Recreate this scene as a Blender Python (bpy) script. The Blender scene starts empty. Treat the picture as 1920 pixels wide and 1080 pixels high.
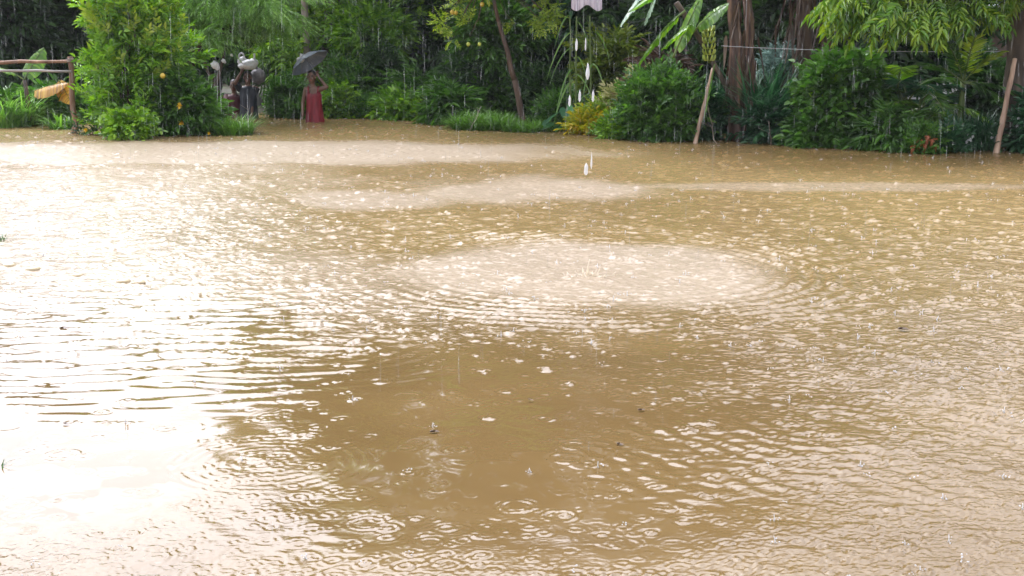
import bpy, bmesh, math, random
import numpy as np
from mathutils import Vector, Matrix

sc = bpy.context.scene
col = sc.collection
RAD = math.radians

# ---------------------------------------------------------------- camera
CAM_H = 1.7
F_PX = 2600.0
PITCH = math.atan(482.0 / F_PX)
cam_d = bpy.data.cameras.new("camera")
cam_d.sensor_width = 36.0
cam_d.lens = F_PX / 1920.0 * 36.0
cam_d.clip_start = 0.05
cam_d.clip_end = 600
cam = bpy.data.objects.new("camera", cam_d)
cam.location = (0, 0, CAM_H)
cam.rotation_euler = (math.pi / 2 - PITCH, 0, 0)
col.objects.link(cam)
sc.camera = cam

# ---------------------------------------------------------------- sky and light
SUN_EL, SUN_AZ = RAD(57), RAD(-30)      # bright overcast, brighter to the left behind the trees
world = bpy.data.worlds.new("World")
sc.world = world
world.use_nodes = True
wn = world.node_tree
wn.nodes.clear()
sky = wn.nodes.new("ShaderNodeTexSky")
sky.sky_type = 'NISHITA'
sky.sun_disc = False
sky.sun_elevation = SUN_EL
sky.sun_rotation = SUN_AZ
sky.air_density = 1.0
sky.dust_density = 4.5
sky.ozone_density = 1.0
hs = wn.nodes.new("ShaderNodeHueSaturation")
hs.inputs['Saturation'].default_value = 0.03
bg = wn.nodes.new("ShaderNodeBackground")
bg.inputs['Strength'].default_value = 0.15
wo = wn.nodes.new("ShaderNodeOutputWorld")
wn.links.new(sky.outputs[0], hs.inputs['Color'])
tint = wn.nodes.new("ShaderNodeMix"); tint.data_type = 'RGBA'; tint.blend_type = 'MULTIPLY'
tint.inputs[0].default_value = 1.0; tint.inputs[7].default_value = (0.97, 0.98, 1.09, 1)
wn.links.new(hs.outputs[0], tint.inputs[6]); wn.links.new(tint.outputs[2], bg.inputs[0])
wn.links.new(bg.outputs[0], wo.inputs[0])

sun_d = bpy.data.lights.new("sun", 'SUN')
sun_d.energy = 0.55
sun_d.angle = RAD(80)
sun_d.color = (1.0, 0.985, 0.96)
sun = bpy.data.objects.new("sun", sun_d)
dv = Vector((math.sin(SUN_AZ) * math.cos(SUN_EL), math.cos(SUN_AZ) * math.cos(SUN_EL), math.sin(SUN_EL)))
sun.rotation_euler = dv.to_track_quat('Z', 'Y').to_euler()
col.objects.link(sun)

sc.view_settings.view_transform = 'Standard'
sc.view_settings.look = 'None'
sc.view_settings.exposure = 1.79
sc.view_settings.gamma = 1.0
sc.render.engine = 'CYCLES'

# ---------------------------------------------------------------- placement helpers
def ray(px, py):
    v = Vector(((px - 960) / F_PX, 1.0, -(py - 540) / F_PX))
    c, s = math.cos(PITCH), math.sin(PITCH)
    return Vector((v.x, v.y * c + v.z * s, -v.y * s + v.z * c))

def P(px, py, Y):
    r = ray(px, py)
    t = Y / r.y
    return Vector((r.x * t, Y, CAM_H + r.z * t))

def W(px, py, z=0.0):
    r = ray(px, py)
    t = (z - CAM_H) / r.z
    return Vector((r.x * t, r.y * t, z))

# ---------------------------------------------------------------- object helpers
def tag(o, label=None, cat=None, group=None, kind=None):
    if label: o['label'] = label
    if cat: o['category'] = cat
    if group: o['group'] = group
    if kind: o['kind'] = kind
    return o

def thing(name, label, cat, loc, group=None):
    o = bpy.data.objects.new(name, None)
    o.empty_display_size = 0.2
    o.location = loc
    col.objects.link(o)
    return tag(o, label, cat, group)

def wloc(o):
    v = Vector(o.location)
    while o.parent:
        o = o.parent
        v = v + Vector(o.location)
    return v

class MB:
    """collects geometry in world coordinates; build() links it as one object"""
    def __init__(self):
        self.v = []; self.f = []; self.m = []; self.n = 0
    def add(self, v, f, mi=0):
        v = np.asarray(v, dtype=np.float64).reshape(-1, 3)
        f = np.asarray(f, dtype=np.int64)
        self.v.append(v); self.f.append(f + self.n)
        self.m.append(np.full(len(f), mi, dtype=np.int32))
        self.n += len(v)
    def build(self, name, mats, parent=None, smooth=True, label=None, loc=None):
        if not isinstance(mats, (list, tuple)): mats = [mats]
        off = wloc(parent) if parent else (Vector(loc) if loc is not None else Vector((0, 0, 0)))
        V = np.concatenate(self.v) - np.array(off)
        me = bpy.data.meshes.new(name)
        nf = sum(len(f) for f in self.f)
        loops = np.concatenate([f.ravel() for f in self.f])
        tot = np.concatenate([np.full(len(f), f.shape[1], dtype=np.int32) for f in self.f])
        start = np.concatenate([[0], np.cumsum(tot)[:-1]]).astype(np.int32)
        me.vertices.add(len(V)); me.vertices.foreach_set('co', V.ravel().astype(np.float32))
        me.loops.add(len(loops)); me.loops.foreach_set('vertex_index', loops.astype(np.int32))
        me.polygons.add(nf)
        me.polygons.foreach_set('loop_start', start)
        me.polygons.foreach_set('loop_total', tot)
        me.polygons.foreach_set('material_index', np.concatenate(self.m))
        me.polygons.foreach_set('use_smooth', np.full(nf, smooth))
        me.update(calc_edges=True); me.validate()
        for m in mats: me.materials.append(m)
        o = bpy.data.objects.new(name, me)
        col.objects.link(o)
        if parent: o.parent = parent
        else: o.location = off
        if label: o['label'] = label
        return o
    def tube(self, pts, rad, sides=8, mi=0, jitter=0.0, rng=None, cap=True):
        pts = np.array([list(p) for p in pts], float); n = len(pts)
        rad = np.full(n, rad) if np.isscalar(rad) else np.array(rad, float)
        d = np.gradient(pts, axis=0); d /= np.linalg.norm(d, axis=1)[:, None] + 1e-9
        up = np.array([0, 0, 1.0]) if abs(d[0][2]) < 0.9 else np.array([1.0, 0, 0])
        vs = []
        u = np.cross(up, d[0]); u /= np.linalg.norm(u)
        for i in range(n):
            u = u - d[i] * np.dot(u, d[i]); u /= np.linalg.norm(u) + 1e-9
            w = np.cross(d[i], u)
            a = np.arange(sides) * 2 * math.pi / sides
            r = rad[i] * (1 + (rng.uniform(-jitter, jitter, sides) if rng is not None and jitter else 0))
            vs.append(pts[i] + (np.cos(a) * r)[:, None] * u + (np.sin(a) * r)[:, None] * w)
        V = np.concatenate(vs)
        f = []
        for i in range(n - 1):
            for k in range(sides):
                k2 = (k + 1) % sides
                f.append((i * sides + k, i * sides + k2, (i + 1) * sides + k2, (i + 1) * sides + k))
        if cap:
            V = np.concatenate([V, pts[:1], pts[-1:]])
            c0, c1 = n * sides, n * sides + 1
            self.add(V, f, mi)
            t = [(k, c0 - 0, (k + 1) % sides) for k in range(sides)] + \
                [((n - 1) * sides + k, (n - 1) * sides + (k + 1) % sides, c1) for k in range(sides)]
            self.f.append(np.array(t) + self.n - len(V)); self.m.append(np.full(len(t), mi, dtype=np.int32))
        else:
            self.add(V, f, mi)
    def ellipsoid(self, c, r, rings=10, seg=14, mi=0, warp=None):
        V = []; 
        for i in range(rings + 1):
            th = math.pi * i / rings
            for k in range(seg):
                ph = 2 * math.pi * k / seg
                p = np.array([math.sin(th) * math.cos(ph), math.sin(th) * math.sin(ph), math.cos(th)])
                s = warp(p) if warp else 1.0
                V.append(np.array(c) + p * np.array(r) * s)
        f = []
        for i in range(rings):
            for k in range(seg):
                k2 = (k + 1) % seg
                f.append((i * seg + k, (i + 1) * seg + k, (i + 1) * seg + k2, i * seg + k2))
        self.add(V, f, mi)
    def box(self, c, s, mi=0, rot=None):
        V = np.array([(x, y, z) for x in (-.5, .5) for y in (-.5, .5) for z in (-.5, .5)]) * np.array(s)
        if rot is not None: V = V @ np.array(rot).T
        self.add(V + np.array(c), [(0, 1, 3, 2), (4, 6, 7, 5), (0, 4, 5, 1), (2, 3, 7, 6), (0, 2, 6, 4), (1, 5, 7, 3)], mi)

# ---------------------------------------------------------------- materials
def newmat(name):
    m = bpy.data.materials.new(name); m.use_nodes = True
    nt = m.node_tree; nt.nodes.clear()
    return m, nt, nt.nodes, nt.links

def ramp(nt, fac, cols):
    r = nt.nodes.new("ShaderNodeValToRGB")
    e = r.color_ramp.elements
    while len(e) > 1: e.remove(e[-1])
    for i, (p, c) in enumerate(cols):
        x = e[0] if i == 0 else e.new(p)
        x.position = p; x.color = (*c, 1)
    nt.links.new(fac, r.inputs[0])
    return r.outputs[0]

def leaf_mat(name, cols, rough=0.38, trans=0.3, spec=0.5):
    m, nt, N, L = newmat(name)
    geo = N.new("ShaderNodeNewGeometry")
    tc = N.new("ShaderNodeTexCoord")
    nz = N.new("ShaderNodeTexNoise"); nz.inputs['Scale'].default_value = 1.6; nz.inputs['Detail'].default_value = 3
    L.new(tc.outputs['Object'], nz.inputs['Vector'])
    mx = N.new("ShaderNodeMath"); mx.operation = 'MULTIPLY_ADD'
    L.new(geo.outputs['Random Per Island'], mx.inputs[0]); mx.inputs[1].default_value = 0.65
    sb = N.new("ShaderNodeMath"); sb.operation = 'MULTIPLY_ADD'
    L.new(nz.outputs[0], sb.inputs[0]); sb.inputs[1].default_value = 0.9; sb.inputs[2].default_value = -0.28
    L.new(sb.outputs[0], mx.inputs[2])
    c = ramp(nt, mx.outputs[0], cols)
    b = N.new("ShaderNodeBsdfPrincipled")
    L.new(c, b.inputs['Base Color']); b.inputs['Roughness'].default_value = rough
    b.inputs['Specular IOR Level'].default_value = spec
    t = N.new("ShaderNodeBsdfTranslucent")
    hsv = N.new("ShaderNodeHueSaturation"); hsv.inputs['Saturation'].default_value = 1.15; hsv.inputs['Value'].default_value = 1.5
    L.new(c, hsv.inputs['Color']); L.new(hsv.outputs[0], t.inputs['Color'])
    mixs = N.new("ShaderNodeMixShader"); mixs.inputs[0].default_value = trans
    L.new(b.outputs[0], mixs.inputs[1]); L.new(t.outputs[0], mixs.inputs[2])
    o = N.new("ShaderNodeOutputMaterial"); L.new(mixs.outputs[0], o.inputs[0])
    return m

def greens(dark, mid, light):
    return [(0.0, dark), (0.4, mid), (0.75, light), (1.0, tuple(min(1, x * 1.25) for x in light))]

def surf_mat(name, cols, rough=0.7, scale=6.0, stretch=(1, 1, 1), bump=0.3, detail=6, spec=0.5, dist=0.01):
    m, nt, N, L = newmat(name)
    tc = N.new("ShaderNodeTexCoord")
    mp = N.new("ShaderNodeMapping"); mp.inputs['Scale'].default_value = stretch
    L.new(tc.outputs['Object'], mp.inputs[0])
    nz = N.new("ShaderNodeTexNoise"); nz.inputs['Scale'].default_value = scale; nz.inputs['Detail'].default_value = detail
    L.new(mp.outputs[0], nz.inputs['Vector'])
    c = ramp(nt, nz.outputs[0], cols)
    b = N.new("ShaderNodeBsdfPrincipled")
    L.new(c, b.inputs['Base Color']); b.inputs['Roughness'].default_value = rough
    b.inputs['Specular IOR Level'].default_value = spec
    if bump:
        bp = N.new("ShaderNodeBump"); bp.inputs['Strength'].default_value = bump; bp.inputs['Distance'].default_value = dist
        L.new(nz.outputs[0], bp.inputs['Height']); L.new(bp.outputs[0], b.inputs['Normal'])
    o = N.new("ShaderNodeOutputMaterial"); L.new(b.outputs[0], o.inputs[0])
    return m

G = {}
G['bright'] = leaf_mat('bright_green_leaf', greens((.05, .12, .014), (.12, .26, .025), (.26, .44, .045)))
G['bushgreen'] = leaf_mat('bush_green_leaf', greens((.045, .12, .014), (.12, .27, .028), (.25, .45, .05)))
G['lime'] = leaf_mat('lime_leaf', greens((.12, .2, .02), (.24, .38, .04), (.4, .5, .07)))
G['mid'] = leaf_mat('mid_green_leaf', greens((.025, .07, .014), (.055, .14, .025), (.11, .24, .04)))
G['feather'] = leaf_mat('feathery_leaf', greens((.07, .15, .03), (.15, .31, .06), (.27, .47, .11)))
G['dark'] = leaf_mat('dark_green_leaf', greens((.014, .036, .014), (.034, .08, .025), (.075, .155, .042)))
G['deep'] = leaf_mat('deep_blue_green_leaf', greens((.012, .04, .02), (.025, .085, .035), (.05, .14, .055)))
G['olive'] = leaf_mat('olive_leaf', greens((.05, .075, .015), (.1, .16, .025), (.2, .26, .04)))
G['grass'] = leaf_mat('grass_blade', greens((.05, .11, .02), (.1, .22, .035), (.17, .33, .06)))
G['cream'] = leaf_mat('cream_variegated_leaf', [(0, (.12, .2, .04)), (.35, (.4, .42, .16)), (.7, (.6, .55, .32)), (1, (.5, .3, .2))])
G['yellow'] = leaf_mat('yellow_croton_leaf', [(0, (.12, .25, .02)), (.4, (.4, .42, .03)), (.7, (.6, .5, .04)), (1, (.5, .22, .05))])
G['silver'] = leaf_mat('silvery_leaf', greens((.06, .12, .09), (.13, .22, .18), (.3, .42, .38)))
G['banana'] = leaf_mat('banana_leaf', greens((.05, .12, .02), (.1, .22, .03), (.2, .35, .05)), rough=.3, trans=.4)
G['banana_pale'] = leaf_mat('pale_banana_leaf', greens((.25, .36, .26), (.4, .5, .42), (.6, .68, .62)), rough=.3)
G['banana_dry'] = leaf_mat('withered_banana_leaf', [(0, (.2, .12, .04)), (.4, (.5, .27, .05)), (.8, (.6, .4, .08)), (1, (.25, .3, .06))])
G['dry'] = leaf_mat('dry_brown_leaf', [(0, (.03, .018, .012)), (.5, (.075, .045, .03)), (1, (.18, .12, .075))], trans=.1)
G['taro'] = leaf_mat('taro_leaf', greens((.02, .09, .035), (.04, .16, .06), (.09, .25, .09)), rough=.35)
M_bark = surf_mat('dark_bark', [(.3, (.03, .022, .016)), (.6, (.09, .065, .045)), (.8, (.17, .13, .09))], .85, 9, (1, 1, .25), .8)
M_barkb = surf_mat('brown_bark', [(.3, (.04, .024, .016)), (.6, (.1, .06, .04)), (.8, (.2, .13, .09))], .8, 9, (1, 1, .25), .8)
M_barkp = surf_mat('pale_bark', [(.3, (.12, .09, .07)), (.55, (.28, .23, .19)), (.8, (.45, .4, .35))], .8, 8, (1, 1, .3), .7)
M_banstem = surf_mat('banana_stem', [(.3, (.02, .012, .01)), (.5, (.07, .035, .024)), (.62, (.2, .11, .07)), (.8, (.12, .11, .05))], .55, 7, (2.5, 2.5, .22), .9)
M_bamboo = surf_mat('weathered_bamboo', [(.3, (.2, .12, .08)), (.6, (.42, .29, .2)), (.8, (.55, .42, .32))], .6, 10, (1, 1, .12), .4)
M_pole = surf_mat('brown_pole_wood', [(.3, (.12, .06, .035)), (.6, (.26, .15, .09)), (.8, (.38, .25, .16))], .7, 10, (1, 1, .12), .6)
M_greypole = surf_mat('grey_pole_wood', [(.3, (.18, .16, .15)), (.7, (.42, .39, .37))], .7, 10, (.15, 1, 1), .5)
M_stem = surf_mat('green_stem', [(.3, (.06, .1, .02)), (.7, (.14, .2, .05))], .6, 8, (1, 1, .3), .3)
M_white = surf_mat('white_plastic', [(.3, (.6, .6, .62)), (.7, (.85, .84, .86))], .35, 20, bump=.4)
M_greyum = surf_mat('grey_blue_cloth', [(.3, (.12, .15, .21)), (.7, (.22, .26, .34))], .45, 8, bump=.2)
M_greysack = surf_mat('grey_sack_cloth', [(.3, (.09, .085, .09)), (.7, (.2, .19, .2))], .6, 12, bump=.5)
M_skin = surf_mat('brown_skin', [(.3, (.11, .055, .035)), (.7, (.17, .09, .06))], .5, 5, bump=.05)
M_lip = surf_mat('lips', [(.3, (.2, .06, .05)), (.7, (.26, .08, .06))], .4, 5, bump=0)
M_eye = surf_mat('eye_dark', [(.3, (.015, .01, .008)), (.7, (.03, .02, .015))], .2, 5, bump=0)
M_hair = surf_mat('black_hair', [(.3, (.006, .005, .005)), (.7, (.025, .02, .018))], .35, 30, (1, 1, .1), .6)
M_red = surf_mat('red_cloth', [(.3, (.1, .003, .008)), (.55, (.2, .007, .017)), (.8, (.3, .02, .035))], .6, 16, (1, 1, .25), .4)
M_maroon = surf_mat('maroon_cloth', [(.3, (.035, .005, .009)), (.7, (.085, .01, .02))], .7, 14, (1, 1, .25), .4)
M_navy = surf_mat('navy_cloth', [(.3, (.006, .009, .015)), (.7, (.02, .028, .045))], .6, 14, (1, 1, .25), .4)
M_metal = surf_mat('thin_metal', [(.3, (.25, .25, .26)), (.7, (.4, .4, .42))], .3, 10, bump=0)
M_fruit = surf_mat('yellow_fruit', [(.3, (.4, .27, .03)), (.7, (.58, .42, .06))], .35, 20, bump=.15)
M_limefruit = surf_mat('green_yellow_fruit', [(.3, (.3, .4, .05)), (.7, (.6, .6, .12))], .35, 14, bump=.15)
M_petal = leaf_mat('yellow_petal', [(0, (.7, .45, .03)), (1, (.9, .68, .08))])
M_orange = leaf_mat('orange_red_petal', [(0, (.3, .09, .04)), (1, (.5, .2, .1))])
M_wpetal = leaf_mat('white_petal', [(0, (.6, .62, .62)), (1, (.85, .85, .85))])
M_wall = surf_mat('white_house_wall', [(.3, (.6, .6, .6)), (.7, (.78, .77, .76))], .8, 5, bump=.2)
M_roof = surf_mat('pale_tin_roof', [(.3, (.5, .51, .54)), (.7, (.7, .71, .73))], .45, 6, bump=.2)
M_glass = surf_mat('window_pane', [(.3, (.03, .035, .04)), (.7, (.06, .07, .08))], .1, 3, bump=0)
M_frame = surf_mat('dark_timber', [(.3, (.08, .05, .03)), (.7, (.16, .1, .07))], .6, 9, bump=.2)
M_slat = surf_mat('grey_slat_wood', [(.3, (.22, .22, .23)), (.7, (.5, .5, .52))], .6, 9, (.2, 1, 1), .3)
M_soil = surf_mat('wet_soil', [(.3, (.025, .025, .012)), (.5, (.05, .045, .022)), (.7, (.05, .08, .025))], .8, 2.5, bump=1.0, dist=.05)
M_cloth = surf_mat('pale_cloth', [(.3, (.35, .28, .36)), (.55, (.65, .6, .66)), (.8, (.75, .72, .76))], .7, 14, (4, 1, .2), .3)

# ---------------------------------------------------------------- foliage helpers
def leafgeo(l, w, fold=.25, bend=.15):
    """leaf along +X, normal +Z"""
    v = np.array([(0, 0, 0), (.3 * l, -.46 * w, fold * w), (.68 * l, -.36 * w, fold * w - bend * l * .4), (l, 0, -bend * l),
                  (.68 * l, .36 * w, fold * w - bend * l * .4), (.3 * l, .46 * w, fold * w)])
    f = np.array([(0, 1, 2, 3), (0, 3, 4, 5)])
    return v, f

def frame_from(d, roll, up=(0, 0, 1)):
    """(n,3) directions -> (n,3,3) matrices with columns x=d, y, z"""
    d = d / (np.linalg.norm(d, axis=1)[:, None] + 1e-9)
    upv = np.tile(np.array(up, float), (len(d), 1)); par = np.abs(d @ np.array(up)) > .97
    upv[par] = (1, 0, 0)
    y = np.cross(upv, d); y /= np.linalg.norm(y, axis=1)[:, None]
    z = np.cross(d, y)
    c, s = np.cos(roll)[:, None], np.sin(roll)[:, None]
    y2 = y * c + z * s; z2 = -y * s + z * c
    return np.stack([d, y2, z2], axis=2)

def inst(mb, geo, pos, M, scale, mi=0):
    v, f = geo
    n = len(pos)
    V = np.einsum('nij,kj->nki', M, v) * scale[:, None, None] + pos[:, None, :]
    Fc = (f[None] + (np.arange(n) * len(v))[:, None, None]).reshape(-1, f.shape[1])
    mb.add(V.reshape(-1, 3), Fc, mi)

def sprig(rng, L=.3, n=10, ll=.08, lw=.035, droop=.1, spread=60, rise=.2, term=True, bend=.15, fold=.25):
    vs, fs, k = [], [], 0
    lv, lf = leafgeo(1, lw / ll, fold, bend)
    ts = np.linspace(.12, 1, n)
    for i, t in enumerate(ts):
        p = np.array([L * t, 0, -droop * t * t])
        side = 1 if i % 2 else -1
        a = RAD(spread) * side * rng.uniform(.75, 1.2)
        if term and i >= n - 1: a = 0
        d = np.array([[math.cos(a), math.sin(a), rise * rng.uniform(-.5, 1.3) - 2 * droop / L * t * .5]])
        Mx = frame_from(d, np.array([rng.uniform(-.5, .5)]))[0]
        s = ll * rng.uniform(.75, 1.15)
        vs.append(lv * s @ Mx.T + p); fs.append(lf + k); k += len(lv)
    return np.concatenate(vs), np.concatenate(fs)

def mksprigs(seed, **kw):
    rng = np.random.default_rng(seed)
    return [sprig(rng, **kw) for _ in range(6)]

SP = {
    'broad': mksprigs(1, L=.3, n=9, ll=.125, lw=.055, droop=.05, spread=55, rise=.35),
    'small': mksprigs(2, L=.24, n=10, ll=.085, lw=.042, droop=.03, spread=60, rise=.3),
    'mid': mksprigs(3, L=.34, n=9, ll=.15, lw=.065, droop=.1, spread=55, rise=.1, bend=.3),
    'long': mksprigs(4, L=.38, n=11, ll=.19, lw=.042, droop=.16, spread=50, rise=0, bend=.4),
    'feather': mksprigs(5, L=.42, n=30, ll=.075, lw=.017, droop=.22, spread=65, rise=0, bend=.3, fold=.1),
    'pinnate': mksprigs(6, L=.5, n=14, ll=.16, lw=.042, droop=.24, spread=58, rise=-.1, bend=.4),
    'round': mksprigs(7, L=.3, n=8, ll=.12, lw=.10, droop=.12, spread=70, rise=.1, bend=.3, fold=.1),
    'big': mksprigs(8, L=.6, n=9, ll=.26, lw=.12, droop=.15, spread=55, rise=.1, bend=.3),
}

def scatter(mb, rng, kind, pos, dirs, smin=.8, smax=1.25, mi=0, rollv=.6):
    g = SP[kind]
    n = len(pos)
    which = rng.integers(0, len(g), n)
    sc_ = rng.uniform(smin, smax, n); roll = rng.normal(0, rollv, n)
    Ms = frame_from(dirs, roll)
    for k in range(len(g)):
        q = which == k
        if q.any(): inst(mb, g[k], pos[q], Ms[q], sc_[q], mi)

def clumps(rng, c, r, nclump, per, crad=.22, up=.5, shell=.6, floor=.02):
    """clump centres spread through an ellipsoid; sprigs radiate from each"""
    c = np.array(c, float); r = np.array(r, float)
    d = rng.normal(size=(nclump, 3)); d /= np.linalg.norm(d, axis=1)[:, None]
    rr = shell + (1 - shell) * rng.random(nclump) ** .5
    rr = np.where(rng.random(nclump) < .25, rng.random(nclump) * shell, rr)
    p1, p2 = rng.uniform(0, 6.28, 2)
    rr = rr * (1 + .17 * np.sin(3 * np.arctan2(d[:, 2], d[:, 0]) + p1) + .13 * np.sin(7 * d[:, 0] + 5 * d[:, 2] + p2))
    cc = c + d * rr[:, None] * r * (1 + rng.normal(0, .08, nclump))[:, None]
    P_ = np.repeat(cc, per, 0); out = np.repeat(d, per, 0)
    j = rng.normal(size=P_.shape); j /= np.linalg.norm(j, axis=1)[:, None]
    pos = P_ + j * crad * (rng.random(len(P_)) ** .5)[:, None]
    dirs = j * .8 + out * .7 + np.array([0, 0, up]) + rng.normal(0, .25, P_.shape)
    ok = pos[:, 2] > floor
    return pos[ok], dirs[ok], cc

def curve(a, b, n=8, sag=0.0, wob=.03, rng=None, bend=(0, 0, 0)):
    a = np.array(a, float); b = np.array(b, float); L = np.linalg.norm(b - a)
    t = np.linspace(0, 1, n)[:, None]
    p = a + (b - a) * t + np.array(bend) * (4 * t * (1 - t)) * 1.0
    p[:, 2] -= (sag * 4 * t * (1 - t))[:, 0]
    if rng is not None:
        w = rng.normal(0, wob * L, (n, 3)); w[0] = 0; w[-1] = 0
        p = p + w * .5
    return p

def tree(name, label, cat, base, blobs, kind, mat, bark, trunk_r=.1, trunk_top=None, seed=0, group=None,
         up=.3, smin=.8, smax=1.25, per=14, crad=.25, limbs=14, extra_trunks=(), names=('trunk', 'crown'), shell=.6, rollv=.6):
    """blobs: (centre, radii, nclumps)"""
    rng = np.random.default_rng(seed)
    base = Vector(base)
    t = thing(name, label, cat, base, group)
    leaf = MB(); wood = MB()
    allc = []
    for (c, r, n) in blobs:
        pos, dirs, cc = clumps(rng, c, r, n, per, crad, up, shell)
        scatter(leaf, rng, kind, pos, dirs, smin, smax, rollv=rollv)
        allc.append(cc)
    allc = np.concatenate(allc)
    top = Vector(trunk_top) if trunk_top is not None else Vector(allc.mean(0)) + Vector((0, 0, .2))
    b0 = base + Vector((0, 0, -.5 if base.z < .3 else 0))
    n = 10
    pts = curve(b0, top, n, rng=rng, wob=.03)
    wood.tube(pts, np.linspace(trunk_r * 1.15, trunk_r * .45, n), 9, jitter=.12, rng=rng)
    for et in extra_trunks:
        p2 = curve(et[0], et[1], 9, rng=rng, wob=.03)
        wood.tube(p2, np.linspace(et[2], et[2] * .5, 9), 8, jitter=.12, rng=rng)
    idx = rng.permutation(len(allc))[:limbs]
    for i in idx:
        s = pts[rng.integers(n // 2, n)]
        q = curve(s, allc[i], 6, rng=rng, wob=.06)
        wood.tube(q, np.linspace(trunk_r * .35, .006, 6), 5)
    wood.build(names[0], bark, t)
    leaf.build(names[1], mat, t)
    return t

def bush(name, label, cat, px, py, wpx, hpx, kind, mat, seed, n=60, per=12, depth=None, dfac=.8, stems=8,
         bark=None, crad=.14, up=.35, smin=.7, smax=1.15, group=None, Y=None, low=.0, rollv=.6):
    rng = np.random.default_rng(seed)
    b = W(px, py) if Y is None else Vector((P(px, py, Y).x, Y, 0))
    s = b.y / F_PX
    mg = {'small': .13, 'mid': .2, 'long': .26, 'round': .15, 'pinnate': .26, 'broad': .2}[kind] * smax
    w, h = wpx * s / 2, hpx * s
    mg = min(mg, .45 * w)
    w -= mg * .8; h -= min(mg, .4 * h) * .8
    dp = w * dfac if depth is None else depth
    b.y += dp * .8
    t = thing(name, label, cat, b, group)
    leaf = MB(); wood = MB()
    pos, dirs, cc = clumps(rng, (b.x, b.y, h * .5 + low), (max(w - .08, .05), dp, max(h * .5 - .06, .05)), n, per, crad, up, .55)
    # dense skirt near the water
    p2, d2, c2 = clumps(rng, (b.x, b.y, h * .22), (max(w * .95 - .05, .05), dp * .95, max(h * .24, .05)), int(n * .5), per, crad, up, .7)
    scatter(leaf, rng, kind, np.concatenate([pos, p2]), np.concatenate([dirs, d2]), smin, smax, rollv=rollv)
    allc = np.concatenate([cc, c2])
    for i in rng.permutation(len(allc))[:stems]:
        q = curve((b.x + rng.normal(0, w * .15), b.y + rng.normal(0, dp * .15), -.4), allc[i], 6, rng=rng, wob=.08)
        wood.tube(q, np.linspace(.018, .005, 6), 5)
    wood.build('stem', bark or M_bark, t)
    leaf.build('foliage', mat, t)
    return t

def blades(mb, rng, base, n, length, width, spread, droop, r0=.05, segs=5, mi=0, upb=1.0):
    """arching grass-like blades; base (n,3) or single point"""
    base = np.array(base, float)
    if base.ndim == 1: base = base + np.c_[rng.normal(0, r0, n), rng.normal(0, r0, n), np.zeros(n)]
    n = len(base)
    az = rng.uniform(0, 2 * math.pi, n); L = length * rng.uniform(.55, 1.15, n); w = width * rng.uniform(.7, 1.2, n)
    lean = spread * rng.uniform(.2, 1.2, n); dr = droop * rng.uniform(.4, 1.5, n)
    ts = np.linspace(0, 1, segs + 1)
    V = np.zeros((n, segs + 1, 2, 3))
    h = np.c_[np.cos(az), np.sin(az), np.zeros(n)]
    side = np.c_[-np.sin(az), np.cos(az), np.zeros(n)]
    for i, t in enumerate(ts):
        out = (lean * t + dr * t * t) * L
        z = L * (t * upb - (lean * .35 + dr * .75) * t * t)
        p = base + h * out[:, None] + np.c_[np.zeros(n), np.zeros(n), z]
        ww = w * (1 - t ** 2.2) * (.5 + 1.2 * min(t * 3, .5)) * .5 + .0006
        V[:, i, 0] = p - side * ww[:, None]; V[:, i, 1] = p + side * ww[:, None]
    k = (segs + 1) * 2
    f = np.array([(2 * i, 2 * i + 1, 2 * i + 3, 2 * i + 2) for i in range(segs)])
    Fc = (f[None] + (np.arange(n) * k)[:, None, None]).reshape(-1, 4)
    mb.add(V.reshape(-1, 3), Fc, mi)

def grass_clump(name, label, cat, px, py, wpx, hpx, mat, seed, n=900, width=.012, spread=.35, droop=.4, dp=.5, part=None, Y=None, group=None):
    rng = np.random.default_rng(seed)
    b = W(px, py) if Y is None else Vector((P(px, py, Y).x, Y, 0))
    s = b.y / F_PX
    b.y += dp
    w = wpx * s / 2 * .9
    mb = MB()
    a = rng.uniform(0, 2 * math.pi, n); rr = np.sqrt(rng.random(n))
    base = np.c_[b.x + np.cos(a) * rr * w, b.y + np.sin(a) * rr * dp, np.full(n, -.05)]
    blades(mb, rng, base, n, hpx * s * 1.15, width, spread, droop)
    o = mb.build(name, mat, None, loc=b)
    return tag(o, label, cat, group)

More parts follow.
